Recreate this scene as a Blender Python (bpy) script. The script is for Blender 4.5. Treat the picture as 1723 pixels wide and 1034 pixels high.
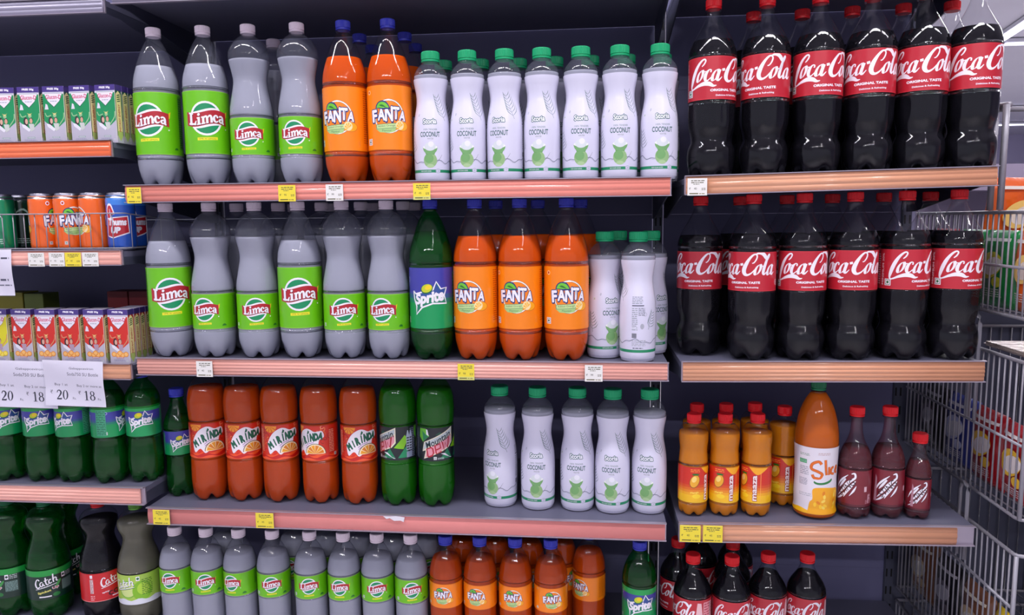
import bpy, bmesh, math, random
from math import sin, cos, pi, radians, asin, atan2, sqrt
from mathutils import Vector, Matrix
from mathutils.geometry import tessellate_polygon
random.seed(7)
S = bpy.context.scene
COL = S.collection
for o in list(bpy.data.objects): bpy.data.objects.remove(o)

# ---------------------------------------------------------------- camera
W, H, FPX = 1723.0, 1034.0, 1250.0
CP = Vector((1.0274, -1.5845, 1.3189)); YAW, PITCH, ROLL = -.1019, .117, -.0098
Fw = Vector((sin(YAW)*cos(PITCH), cos(YAW)*cos(PITCH), -sin(PITCH)))
Rt = Vector((cos(YAW), -sin(YAW), 0)); Up = Rt.cross(Fw)
Rr = Rt*cos(ROLL)+Up*sin(ROLL); Ur = -Rt*sin(ROLL)+Up*cos(ROLL)
cam = bpy.data.cameras.new('camera'); camo = bpy.data.objects.new('camera', cam); COL.objects.link(camo)
cam.sensor_width = 36; cam.lens = 36*FPX/W; cam.clip_start = .02; cam.clip_end = 100
m = Matrix((Rr, Ur, -Fw)).transposed().to_4x4(); m.translation = CP
camo.matrix_world = m; S.camera = camo
def ray(px, py): return Fw + Rr*((px-W/2)/FPX) - Ur*((py-H/2)/FPX)
def atY(px, py, Y=0.):
    d = ray(px, py); return CP + d*((Y-CP.y)/d.y)
def atZ(px, py, Z):
    d = ray(px, py); return CP + d*((Z-CP.z)/d.z)
def atX(px, py, X):
    d = ray(px, py); return CP + d*((X-CP.x)/d.x)
def x_on(px, Y, Z):          # world X of a column of the photograph on the line (Y, Z)
    p = CP.copy(); lo, hi = -3., 5.
    for _ in range(40):
        mid = (lo+hi)/2; d = Vector((mid, Y, Z))-CP
        if W/2+FPX*d.dot(Rr)/d.dot(Fw) < px: lo = mid
        else: hi = mid
    return (lo+hi)/2

# ---------------------------------------------------------------- world, lights, exposure
S.view_settings.view_transform = 'Standard'; S.view_settings.look = 'None'
S.view_settings.gamma = 1; S.view_settings.use_curve_mapping = False
S.view_settings.exposure = 0.0
wd = bpy.data.worlds.new('world'); S.world = wd; wd.use_nodes = True
wd.node_tree.nodes['Background'].inputs[0].default_value = (.66, .66, .82, 1)
wd.node_tree.nodes['Background'].inputs[1].default_value = .80
def area(name, loc, rot, sx, sy, power, col=(1, .97, 1)):
    l = bpy.data.lights.new(name, 'AREA'); l.shape = 'RECTANGLE'; l.size = sx; l.size_y = sy
    l.energy = power; l.color = col
    o = bpy.data.objects.new(name, l); COL.objects.link(o); o.location = loc; o.rotation_euler = rot
    return o
# ceiling tubes over the aisle, in front of and above the shelves
CEIL = 3.25
TUBES = [(-1.1, -.72, 1.2, 0, 24), (.3, -.72, 1.2, 0, 24), (1.7, -.72, 1.2, 0, 24), (3.1, -.72, 1.2, 0, 24),
         (-1.0, -4.7, 1.2, 0, 48), (.7, -4.7, 1.2, 0, 48), (2.4, -4.7, 1.2, 0, 48), (2.2, -2.9, 1.2, 1, 12)]
for (x, y, ln, d, pw) in TUBES:
    area('ceiling_tube_light', (x, y, CEIL-.085), (0, 0, pi/2 if d else 0), ln, .15, pw)

for (x, y) in ((4.2, 2.6), (5.5, 6.0), (8.0, 9.5)):      # fill lamps added to brighten the far ceiling off the floor
    area('far_tube_light', (x, y, CEIL-.085), (0, 0, 0), 4.0, .1, 125)

# ---------------------------------------------------------------- materials
def lin(c):
    return tuple(((v/255.)/12.92 if v <= 10 else (((v/255.)+.055)/1.055)**2.4) for v in c)
MATS = {}
def mat(name, rgb=(128, 128, 128), rough=.5, metal=0, spec=.5, coat=0, trans=0, ior=1.45, emit=None, es=0, alpha=1, noise=0, nscale=20, bump=0, bscale=60, bdist=.001):
    if name in MATS: return MATS[name]
    M = bpy.data.materials.new(name); M.use_nodes = True; nt = M.node_tree; b = nt.nodes['Principled BSDF']
    c = lin(rgb)+(1,)
    b.inputs['Base Color'].default_value = c; b.inputs['Roughness'].default_value = rough
    b.inputs['Metallic'].default_value = metal; b.inputs['Specular IOR Level'].default_value = spec
    b.inputs['Coat Weight'].default_value = coat; b.inputs['Coat Roughness'].default_value = .12
    b.inputs['Transmission Weight'].default_value = trans; b.inputs['IOR'].default_value = ior
    if emit: b.inputs['Emission Color'].default_value = lin(emit)+(1,); b.inputs['Emission Strength'].default_value = es
    tc = nt.nodes.new('ShaderNodeTexCoord')
    if noise:
        n = nt.nodes.new('ShaderNodeTexNoise'); n.inputs['Scale'].default_value = nscale; n.inputs['Detail'].default_value = 3
        r = nt.nodes.new('ShaderNodeMapRange'); r.inputs[3].default_value = 1-noise; r.inputs[4].default_value = 1+noise
        mx = nt.nodes.new('ShaderNodeVectorMath'); mx.operation = 'SCALE'; mx.inputs[0].default_value = c[:3]
        nt.links.new(tc.outputs['Object'], n.inputs['Vector']); nt.links.new(n.outputs['Fac'], r.inputs[0]); nt.links.new(r.outputs[0], mx.inputs['Scale'])
        nt.links.new(mx.outputs[0], b.inputs['Base Color'])
    if bump:
        n = nt.nodes.new('ShaderNodeTexNoise'); n.inputs['Scale'].default_value = bscale; n.inputs['Detail'].default_value = 2
        bp = nt.nodes.new('ShaderNodeBump'); bp.inputs['Strength'].default_value = bump; bp.inputs['Distance'].default_value = bdist
        nt.links.new(tc.outputs['Object'], n.inputs['Vector']); nt.links.new(n.outputs['Fac'], bp.inputs['Height']); nt.links.new(bp.outputs[0], b.inputs['Normal'])
    MATS[name] = M; return M
def mat_print(name, rough=.32, coat=.3, bump=.0, spec=.5):
    M = bpy.data.materials.new(name); M.use_nodes = True; nt = M.node_tree; b = nt.nodes['Principled BSDF']
    a = nt.nodes.new('ShaderNodeVertexColor'); a.layer_name = 'Col'
    nt.links.new(a.outputs[0], b.inputs['Base Color']); b.inputs['Roughness'].default_value = rough
    b.inputs['Coat Weight'].default_value = coat; b.inputs['Coat Roughness'].default_value = .1; b.inputs['Specular IOR Level'].default_value = spec
    if bump:
        tc = nt.nodes.new('ShaderNodeTexCoord'); n = nt.nodes.new('ShaderNodeTexNoise'); n.inputs['Scale'].default_value = 30; n.inputs['Detail'].default_value = 3
        bp = nt.nodes.new('ShaderNodeBump'); bp.inputs['Strength'].default_value = bump; bp.inputs['Distance'].default_value = .004
        nt.links.new(tc.outputs['Object'], n.inputs['Vector']); nt.links.new(n.outputs['Fac'], bp.inputs['Height']); nt.links.new(bp.outputs[0], b.inputs['Normal'])
    MATS[name] = M; return M
def mat_shell(name, tint, bump=.25, haze=.006, hazecol=(200, 205, 225)):
    # thin PET wall: see-through, tinted, with a sharp surface reflection
    M = bpy.data.materials.new(name); M.use_nodes = True; nt = M.node_tree; nt.nodes.clear()
    out = nt.nodes.new('ShaderNodeOutputMaterial'); t = nt.nodes.new('ShaderNodeBsdfTransparent'); t.inputs[0].default_value = tint+(1,)
    g = nt.nodes.new('ShaderNodeBsdfGlossy'); g.inputs['Roughness'].default_value = .06
    d = nt.nodes.new('ShaderNodeBsdfDiffuse'); d.inputs[0].default_value = lin(hazecol)+(1,)
    f = nt.nodes.new('ShaderNodeFresnel'); gm = nt.nodes.new('ShaderNodeNewGeometry'); mr = nt.nodes.new('ShaderNodeMapRange')
    mr.inputs[3].default_value = 1.5; mr.inputs[4].default_value = 1/1.5; nt.links.new(gm.outputs['Backfacing'], mr.inputs[0]); nt.links.new(mr.outputs[0], f.inputs[0])
    mh = nt.nodes.new('ShaderNodeMixShader'); mh.inputs[0].default_value = haze
    mx = nt.nodes.new('ShaderNodeMixShader')
    tc = nt.nodes.new('ShaderNodeTexCoord'); mp = nt.nodes.new('ShaderNodeMapping'); mp.inputs['Scale'].default_value = (1, 1, .6)
    n = nt.nodes.new('ShaderNodeTexNoise'); n.inputs['Scale'].default_value = 55; n.inputs['Detail'].default_value = 2
    bp = nt.nodes.new('ShaderNodeBump'); bp.inputs['Strength'].default_value = bump; bp.inputs['Distance'].default_value = .0016
    L = nt.links.new
    L(tc.outputs['Object'], mp.inputs[0]); L(mp.outputs[0], n.inputs['Vector']); L(n.outputs['Fac'], bp.inputs['Height'])
    L(bp.outputs[0], g.inputs['Normal']); L(bp.outputs[0], f.inputs['Normal'])
    L(t.outputs[0], mh.inputs[1]); L(d.outputs[0], mh.inputs[2])
    L(f.outputs[0], mx.inputs[0]); L(mh.outputs[0], mx.inputs[1]); L(g.outputs[0], mx.inputs[2]); L(mx.outputs[0], out.inputs[0])
    MATS[name] = M; return M
def mat_drink(name, rgb, translucent=.35, rough=.25):
    M = bpy.data.materials.new(name); M.use_nodes = True; nt = M.node_tree; b = nt.nodes['Principled BSDF']
    b.inputs['Base Color'].default_value = lin(rgb)+(1,); b.inputs['Roughness'].default_value = rough; b.inputs['Specular IOR Level'].default_value = .0
    tl = nt.nodes.new('ShaderNodeBsdfTranslucent'); tl.inputs[0].default_value = lin(rgb)+(1,)
    mx = nt.nodes.new('ShaderNodeMixShader'); mx.inputs[0].default_value = translucent
    nt.links.new(b.outputs[0], mx.inputs[1]); nt.links.new(tl.outputs[0], mx.inputs[2]); nt.links.new(mx.outputs[0], nt.nodes['Material Output'].inputs[0])
    MATS[name] = M; return M
def mat_clear_drink(name, rgb, dens=1.0):
    M = bpy.data.materials.new(name); M.use_nodes = True; nt = M.node_tree; nt.nodes.clear()
    out = nt.nodes.new('ShaderNodeOutputMaterial'); g = nt.nodes.new('ShaderNodeBsdfGlass'); g.inputs['IOR'].default_value = 1.33
    g.inputs[0].default_value = lin(rgb)+(1,); g.inputs['Roughness'].default_value = .05
    d = nt.nodes.new('ShaderNodeBsdfDiffuse'); d.inputs[0].default_value = lin(rgb)+(1,)
    mx = nt.nodes.new('ShaderNodeMixShader'); mx.inputs[0].default_value = dens
    nt.links.new(g.outputs[0], mx.inputs[1]); nt.links.new(d.outputs[0], mx.inputs[2]); nt.links.new(mx.outputs[0], out.inputs[0])
    MATS[name] = M; return M

PRINT = mat_print('printed_film'); PAPER = mat_print('printed_paper', .55, .0); CARD = mat_print('printed_carton', .3, .5); FOIL = mat_print('printed_foil', .25, .5, .6)
mat_shell('pet_clear', (.95, .95, .96)); mat_shell('pet_milky', (.94, .94, .96), .25, .06); mat_shell('pet_green', (.16, .70, .32), .4, .05, (40, 150, 70))
mat_shell('pet_light_green', (.45, .85, .40), .35, .03, (60, 150, 60)); mat_shell('pet_red', (.9, .6, .65), .4, .03)
mat_drink('drink_cloudy', (172, 174, 188), .12); mat_drink('drink_orange', (236, 92, 0), .25); mat_drink('drink_red_orange', (208, 76, 0), .25)
mat_drink('drink_mango', (232, 142, 18), .25); mat_drink('drink_deep_mango', (214, 104, 18), .2); mat_drink('drink_cola', (8, 6, 12), 0, .15)
mat_drink('drink_citrus_green', (56, 122, 30), .3); mat_clear_drink('drink_clear_green', (36, 170, 70), .14); mat_drink('drink_lime', (120, 118, 100), .3)
mat_clear_drink('drink_red', (150, 30, 50), .25)
def capmat(n, c): return mat(n, c, .38, spec=.45)
capmat('cap_white', (222, 206, 220)); capmat('cap_blue', (52, 58, 176)); capmat('cap_green', (22, 158, 104)); capmat('cap_red', (214, 24, 34)); capmat('cap_dkgreen', (18, 110, 70)); capmat('cap_lime', (90, 150, 50))
SHELFM = mat('shelf_steel', (92, 92, 112), .45, .0, noise=.06)
DARKM = mat('dark_steel', (66, 68, 86), .45, .2, noise=.08)
BACKM = mat('back_panel_navy', (98, 97, 132), .55, 0, noise=.08, nscale=6)
WIREM = mat('wire_grey', (150, 148, 158), .4, .3)
ALU = mat('rail_aluminium', (170, 160, 175), .35, .6)
mat('strip_salmon', (240, 146, 132), .22, coat=.6); mat('strip_pink', (226, 138, 134), .4, coat=.2, noise=.05); mat('strip_orange', (240, 112, 66), .25, coat=.5)
mat('strip_grey', (150, 146, 166), .35, .3); mat('strip_salmon_sheen', (244, 176, 162), .22, coat=.6); mat('strip_tan', (218, 156, 122), .22, coat=.6)  # pale salmon copy, white sheen mixed into its colour; salmon and tan lightened likewise
CLEARP = mat_shell('clear_sleeve', (.95, .95, .97), .8, .02)

# ---------------------------------------------------------------- object helpers
def link(name, me, m_=None, parent=None):
    o = bpy.data.objects.new(name, me); COL.objects.link(o)
    if m_ is not None and len(me.materials) == 0: me.materials.append(m_)
    if parent: o.parent = parent
    return o
def bm_obj(name, bm, m_, parent=None, smooth=False):
    me = bpy.data.meshes.new(name); bm.normal_update(); bm.to_mesh(me); bm.free()
    if smooth: me.shade_smooth()
    return link(name, me, m_, parent)
def empty(name, loc=(0, 0, 0), rz=0):
    o = bpy.data.objects.new(name, None); COL.objects.link(o); o.location = loc; o.rotation_euler = (0, 0, rz); o.empty_display_size = .05; return o
def tag(o, label=None, cat=None, group=None, kind=None):
    if label: o['label'] = label
    if cat: o['category'] = cat
    if group: o['group'] = group
    if kind: o['kind'] = kind
    return o
def box(bm, x0, x1, y0, y1, z0, z1, bev=0):
    vs = [bm.verts.new(p) for p in ((x0, y0, z0), (x1, y0, z0), (x1, y1, z0), (x0, y1, z0), (x0, y0, z1), (x1, y0, z1), (x1, y1, z1), (x0, y1, z1))]
    fs = [bm.faces.new([vs[i] for i in f]) for f in ((3, 2, 1, 0), (4, 5, 6, 7), (0, 1, 5, 4), (1, 2, 6, 5), (2, 3, 7, 6), (3, 0, 4, 7))]
    if bev:
        es = list({e for f in fs for e in f.edges}); bmesh.ops.bevel(bm, geom=es, offset=bev, segments=2, affect='EDGES')
def tube(bm, pts, r, seg=8):
    pts = [Vector(p) for p in pts]; rings = []
    for i, p in enumerate(pts):
        d = ((pts[min(i+1, len(pts)-1)]-p).normalized()+(p-pts[max(i-1, 0)]).normalized()).normalized()
        a = d.cross(Vector((0, 0, 1))) if abs(d.z) < .95 else d.cross(Vector((0, 1, 0)))
        a.normalize(); b = d.cross(a)
        rings.append([bm.verts.new(p+a*(r*cos(2*pi*k/seg))+b*(r*sin(2*pi*k/seg))) for k in range(seg)])
    for A, B in zip(rings, rings[1:]):
        for k in range(seg): bm.faces.new((A[k], A[(k+1) % seg], B[(k+1) % seg], B[k]))
    bm.faces.new(rings[0][::-1]); bm.faces.new(rings[-1])
def catmull(pts, n=6, closed=False):
    out = []; N = len(pts)
    rng = range(N if closed else N-1)
    for i in rng:
        if closed: p0, p1, p2, p3 = (pts[(i+k-1) % N] for k in range(4))
        else: p0, p1, p2, p3 = pts[max(i-1, 0)], pts[i], pts[i+1], pts[min(i+2, N-1)]
        for k in range(n):
            t = k/n
            out.append(tuple(.5*((2*b)+(-a+c)*t+(2*a-5*b+4*c-d)*t*t+(-a+3*b-3*c+d)*t**3) for a, b, c, d in zip(p0, p1, p2, p3)))
    if not closed: out.append(tuple(pts[-1]))
    return out
def prof_fn(prof):
    P = sorted((z, r) for r, z in prof)
    def f(z):
        if z <= P[0][0]: return P[0][1]
        for (z0, r0), (z1, r1) in zip(P, P[1:]):
            if z <= z1: return r0+(r1-r0)*((z-z0)/max(z1-z0, 1e-6))
        return P[-1][1]
    return f
def lathe(bm, prof, seg=40, feet=0, foot_h=.04, foot_d=.010, close_top=True, off=0, flute=None):
    # prof: (r, z) from the bottom up; feet: number of petals pressed into the base
    rings = []
    for (r, z) in prof:
        ring = []
        for k in range(seg):
            a = 2*pi*k/seg; rr = r-off; zz = z
            if feet and z < foot_h:
                w = .5+.5*cos(feet*a+pi); w = 1-(1-w)**3; s = (1-z/foot_h)
                rr -= (1-w)*foot_d*s*(.5); zz += (1-w)*foot_d*1.3*s*s
            if flute and flute[0] < z < flute[1]:
                q = sin(pi*(z-flute[0])/(flute[1]-flute[0]))**.5
                rr -= flute[3]*q*(.5+.5*cos(flute[2]*a))**2
            rr = max(rr, .0005)
            ring.append(bm.verts.new((rr*sin(a), -rr*cos(a), zz+(off if z < foot_h else 0))))
        rings.append(ring)
    for A, B in zip(rings, rings[1:]):
        for k in range(seg): bm.faces.new((A[k], A[(k+1) % seg], B[(k+1) % seg], B[k]))
    c = bm.verts.new((0, 0, prof[0][1]+(foot_d*1.2 if feet else .002)+off))
    for k in range(seg): bm.faces.new((rings[0][(k+1) % seg], rings[0][k], c))
    if close_top: bm.faces.new(rings[-1])

# ---------------------------------------------------------------- printed artwork (flat vector shapes wrapped on a surface)
_tc = {}
def glyphs(s, bold=0.0, shear=0.0, space=1.0):
    key = (s, round(bold, 4), shear, space)
    if key in _tc: return _tc[key]
    cu = bpy.data.curves.new('t', 'FONT'); cu.body = s; cu.size = 1; cu.offset = bold if bold <= .02 else 0; cu.shear = shear; cu.space_character = space; cu.resolution_u = 3
    o = bpy.data.objects.new('t', cu); COL.objects.link(o)
    dg = bpy.context.evaluated_depsgraph_get(); me = bpy.data.meshes.new_from_object(o.evaluated_get(dg))
    vs = [(v.co.x, v.co.y) for v in me.vertices]; fs = [tuple(p.vertices) for p in me.polygons]
    bpy.data.objects.remove(o); bpy.data.curves.remove(cu); bpy.data.meshes.remove(me)
    if vs and bold > .02:        # heavier weights: overlay shifted copies of the glyphs
        V0, F0 = vs, fs; vs, fs = [], []
        nd = 8 if bold < .09 else 12
        for i in range(nd+1):
            t = 2*pi*i/nd; dx, dy = (bold*cos(t), bold*sin(t)) if i < nd else (0, 0); b_ = len(vs)
            vs += [(x+dx, y+dy) for x, y in V0]; fs += [tuple(q+b_ for q in f) for f in F0]
    if vs:
        x0 = min(v[0] for v in vs); x1 = max(v[0] for v in vs); y0 = min(v[1] for v in vs); y1 = max(v[1] for v in vs)
    else: x0 = x1 = y0 = y1 = 0
    _tc[key] = (vs, fs, x0, x1, y0, y1); return _tc[key]
class Art:
    def __init__(s): s.el = []; s.layer = 0; s.n = 0
    def tri(s, vs, fs, col, same=False):
        if not same: s.layer += 1
        s.n += 1; s.el.append((vs, fs, col, s.layer+.05*(s.n % 20)*.95)); return s
    def poly(s, pts, col, same=False):
        f = tessellate_polygon([[Vector((p[0], p[1], 0)) for p in pts]])
        return s.tri([tuple(p[:2]) for p in pts], [tuple(t) for t in f], col, same)
    def rect(s, x0, x1, y0, y1, col, same=False): return s.tri([(x0, y0), (x1, y0), (x1, y1), (x0, y1)], [(0, 1, 2, 3)], col, same)
    def ell(s, cx, cy, rx, ry, col, rot=0, n=28, a0=0, a1=2*pi, same=False):
        full = abs(a1-a0-2*pi) < 1e-6; k = n if full else n+1
        pts = [(rx*cos(a0+(a1-a0)*i/n), ry*sin(a0+(a1-a0)*i/n)) for i in range(k)]
        pts = [(cx+x*cos(rot)-y*sin(rot), cy+x*sin(rot)+y*cos(rot)) for x, y in pts]
        return s.poly(pts, col, same)
    def ring(s, cx, cy, rx, ry, w, col, rot=0, a0=0, a1=2*pi, same=False):
        pts = [(cx+rx*cos(a)*cos(rot)-ry*sin(a)*sin(rot), cy+rx*cos(a)*sin(rot)+ry*sin(a)*cos(rot)) for a in (a0+(a1-a0)*i/28 for i in range(29))]
        return s.stroke(pts, w, col, same=same, smooth=0)
    def stroke(s, pts, w, col, same=False, smooth=5, nib=None):
        # w: number, list of widths, or with nib=(angle, min) a broad-nib pen of width w
        if smooth:
            if isinstance(w, (list, tuple)): q = catmull([(p[0], p[1], ww) for p, ww in zip(pts, w)], smooth); pts = [a[:2] for a in q]; w = [a[2] for a in q]
            else: pts = catmull(pts, smooth)
        L, Rr_ = [], []
        for i, p in enumerate(pts):
            a = pts[max(i-1, 0)]; b = pts[min(i+1, len(pts)-1)]; dx, dy = b[0]-a[0], b[1]-a[1]; l = sqrt(dx*dx+dy*dy) or 1; dx /= l; dy /= l
            ww = w[i] if isinstance(w, (list, tuple)) else w
            if nib: ww = nib[1]+ww*abs(sin(atan2(dy, dx)-nib[0]))**1.4
            L.append((p[0]-dy*ww/2, p[1]+dx*ww/2)); Rr_.append((p[0]+dy*ww/2, p[1]-dx*ww/2))
        n = len(pts); return s.tri(L+Rr_, [(i, i+1, n+i+1, n+i) for i in range(n-1)], col, same)
    def text(s, t, cx, cy, h, col, w=None, bold=0.0, shear=0.0, rot=0, space=1.0, fn=None, same=False, hb=None):
        vs, fs, x0, x1, y0, y1 = glyphs(t, bold, shear, space)
        if not vs: return s
        _, _, bx0, bx1, by0, by1 = glyphs(t, hb if hb is not None else bold, shear, space)
        k = h/max(by1-by0, 1e-6); kx = k if w is None else w/max(bx1-bx0, 1e-6)
        mx, my = (bx0+bx1)/2, (by0+by1)/2; out = []
        for x, y in vs:
            X, Y = (x-mx)*kx, (y-my)*k
            if fn: X, Y = fn(X, Y)
            out.append((cx+X*cos(rot)-Y*sin(rot), cy+X*sin(rot)+Y*cos(rot)))
        if bold > .02:          # each shifted copy of a heavy glyph gets its own hair's-breadth height
            nd = (8 if bold < .09 else 12)+1; nv, nf = len(out)//nd, len(fs)//nd
            if not same: s.layer += 1
            for i in range(nd): s.tri(out[i*nv:(i+1)*nv], [tuple(q-i*nv for q in f) for f in fs[i*nf:(i+1)*nf]], col, True)
            return s
        return s.tri(out, fs, col, same)
    def sub(s, other, cx=0, cy=0, k=1, rot=0, ky=None):
        base = s.layer; ky = ky or k
        for vs, fs, col, l in other.el:
            s.el.append(([(cx+(x*k)*cos(rot)-(y*ky)*sin(rot), cy+(x*k)*sin(rot)+(y*ky)*cos(rot)) for x, y in vs], fs, col, base+l))
        s.layer = base+other.layer+1; return s
    def lines(s, x0, x1, y0, y1, n, col, rnd=None, gap=.45):   # rows of small print as word-like dashes
        rnd = rnd or random.Random(3); s.layer += 1; p = (y1-y0)/n
        for i in range(n):
            y = y1-(i+.8)*p; x = x0
            while x < x1-.001:
                w = rnd.uniform(.4, 1.6)*p*1.6; e = min(x+w, x1); s.rect(x, e, y, y+p*gap, col, True); x = e+p*.35
        return s
    def build(s, name, x0, x1, y0, y1, mapf, gu, gv, m_, parent=None, eps=.00004, base=.0002):
        # settle every print layer on the highest one it really overlaps, so the stack of inks stays thin
        done, el2 = [], []
        for vs, fs, col, l in s.el:
            if not vs: continue
            bx0, bx1, by0, by1 = min(p[0] for p in vs), max(p[0] for p in vs), min(p[1] for p in vs), max(p[1] for p in vs); il = int(l); hh = 0
            for (c0, c1, d0, d1, jl, jh) in done:
                if jh > hh and jl < il and c0 < bx1 and bx0 < c1 and d0 < by1 and by0 < d1: hh = jh
            done.append((bx0, bx1, by0, by1, il, hh+1)); el2.append((vs, fs, col, hh+1+(l-il)))
        bm = bmesh.new(); pal = bm.faces.layers.int.new('pal'); cols = []
        for vs, fs, col, l in el2:
            ci = len(cols); cols.append(lin(col)+(1,))
            V = [bm.verts.new((x, y, l)) for x, y in vs]
            for f in fs:
                if len(set(f)) < 3: continue
                try: F = bm.faces.new([V[i] for i in f]); F[pal] = ci
                except ValueError: pass
        def cut(co, no, ci=False, co_=False):
            bmesh.ops.bisect_plane(bm, geom=bm.verts[:]+bm.edges[:]+bm.faces[:], plane_co=co, plane_no=no, clear_inner=ci, clear_outer=co_)
        cut((x0, 0, 0), (-1, 0, 0), False, True); cut((x1, 0, 0), (1, 0, 0), False, True); cut((0, y0, 0), (0, -1, 0), False, True); cut((0, y1, 0), (0, 1, 0), False, True)
        if gu:
            n = max(1, int(round((x1-x0)/gu)))
            for i in range(1, n): cut((x0+(x1-x0)*i/n, 0, 0), (1, 0, 0))
        if gv:
            n = max(1, int(round((y1-y0)/gv)))
            for i in range(1, n): cut((0, y0+(y1-y0)*i/n, 0), (0, 1, 0))
        fl = []
        for f in bm.faces:
            f.normal_update()
            if f.normal.z < 0: fl.append(f)
        if fl: bmesh.ops.reverse_faces(bm, faces=fl)
        nu = max(1, int(round((x1-x0)/gu))) if gu else 1; nv_ = max(1, int(round((y1-y0)/gv))) if gv else 1; cache = {}
        def P_(i, j, o):      # every layer keeps to the same facets, so no layer sinks into the one below
            return mapf(x0+(x1-x0)*i/nu, y0+(y1-y0)*j/nv_, o)
        for v in bm.verts:
            a_, b_ = (v.co.x-x0)/(x1-x0)*nu, (v.co.y-y0)/(y1-y0)*nv_
            i, j = min(max(int(a_), 0), nu-1), min(max(int(b_), 0), nv_-1); a_ -= i; b_ -= j; o = base+v.co.z*eps
            v.co = (P_(i, j, o)*(1-a_)+P_(i+1, j, o)*a_)*(1-b_)+(P_(i, j+1, o)*(1-a_)+P_(i+1, j+1, o)*a_)*b_
        cl = bm.loops.layers.float_color.new('Col')
        for f in bm.faces:
            c = cols[f[pal]]
            for lp in f.loops: lp[cl] = c
        me = bpy.data.meshes.new(name); bm.to_mesh(me); bm.free(); me.shade_smooth(); me.materials.append(m_)
        return link(name, me, None, parent)
def wrap_label(art, name, R, rfn, z0, z1, parent, m_=None, gv=None, full=True):
    def mp(u, v, o):
        a = u/R; r = rfn(z0+v)+o; return Vector((r*sin(a), -r*cos(a), z0+v))
    return art.build(name, -pi*R, pi*R, 0, z1-z0, mp, R*2*pi/44, gv, m_ or PRINT, parent)
def flat(art, name, x0, x1, y0, y1, m_, parent=None, mapf=None, gu=None, gv=None):
    return art.build(name, x0, x1, y0, y1, mapf or (lambda u, v, o: Vector((u, -o, v))), gu, gv, m_, parent)

WHITE = (240, 236, 246); BLACK = (22, 22, 30)
# ---- marks
def slab_limca():      # the word drawn as heavy slab-serif letters, about 2.9 wide and 1 tall, centred
    a = Art(); c = WHITE; a.layer = 1
    R_ = lambda x0, x1, y0, y1: a.rect(x0, x1, y0, y1, c, True)
    R_(.0, .42, .86, 1.0); R_(.10, .32, .0, 1.0); R_(.0, .66, .0, .15); a.poly([(.5, .15), (.66, .15), (.70, .36), (.62, .36)], c, True)
    R_(.78, .98, .0, .62); R_(.72, 1.04, .0, .11); R_(.72, .95, .52, .63); a.ell(.88, .84, .11, .11, c, same=True)
    R_(1.14, 1.32, .0, .62); R_(1.08, 1.38, .0, .11); R_(1.08, 1.28, .52, .63)
    for x in (1.47, 1.80):
        a.stroke([(x-.22, .42), (x-.12, .57), (x, .56), (x+.06, .38), (x+.06, .0)], [.10, .14, .16, .18, .18], c, True); R_(x-.03, x+.16, .0, .11)
    a.stroke([(2.36, .44), (2.30, .55), (2.18, .57), (2.08, .45), (2.06, .28), (2.13, .10), (2.26, .06), (2.40, .16)], [.16, .12, .12, .18, .2, .16, .12, .08], c, True); a.ell(2.34, .45, .08, .08, c, same=True)
    a.stroke([(2.50, .48), (2.60, .57), (2.74, .55), (2.79, .40), (2.79, .08), (2.90, .04)], [.14, .12, .15, .18, .18, .12], c, True)
    a.stroke([(2.76, .34), (2.60, .32), (2.51, .20), (2.58, .07), (2.70, .08), (2.78, .18)], [.1, .12, .16, .14, .1, .08], c, True)
    b = Art(); b.sub(a, -1.45, -.45); return b
LIMCA_W = slab_limca()
def limca_logo(k):      # k = half width of the banner
    a = Art(); G = (10, 140, 90)
    a.ell(0, 0, .78*k, .84*k, WHITE); a.ell(0, 0, .68*k, .74*k, G)
    n = 24; wav = lambda x: .10*k*sin(x/k*pi*.95+.2)-.03*x
    top = [(-k+2*k*i/n, .33*k+wav(-k+2*k*i/n)) for i in range(n+1)]; bot = [(-k+2*k*i/n, -.33*k+wav(-k+2*k*i/n)) for i in range(n+1)]
    cl = lambda L, s: [(x, y+s*sqrt(max(0, 1-(x/(.74*k))**2))) for x, y in L if abs(x) < .72*k]
    a.poly(cl(top, .11*k)+cl(bot, -.11*k)[::-1], WHITE)
    a.poly(top+bot[::-1], (176, 30, 44)); a.poly([(k, .33*k), (k+.1*k, .40*k), (k+.05*k, .1*k), (k, .05*k)], (232, 190, 40))
    w = Art(); f = .60*k
    tmp = Art()
    for vs, fs, col, l in LIMCA_W.el: tmp.el.append(([(x*f, y*f*1.0+wav(x*f)*.9) for x, y in vs], fs, col, l))
    tmp.layer = LIMCA_W.layer
    sh = Art()
    for vs, fs, col, l in tmp.el: sh.el.append(([(x+.025*k, y-.03*k) for x, y in vs], fs, (90, 14, 22), l))
    sh.layer = 1; a.sub(sh); a.sub(tmp)
    a.ell(.98*k, -.5*k, .035*k, .035*k, WHITE); return a
def veg_mark(a, x, y, s, dot=(20, 120, 60)):
    a.rect(x-s, x+s, y-s, y+s, WHITE); a.rect(x-s*.78, x+s*.78, y-s*.78, y+s*.78, dot); a.rect(x-s*.62, x+s*.62, y-s*.62, y+s*.62, WHITE, False); a.ell(x, y, s*.38, s*.38, dot, n=14); return a
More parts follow.
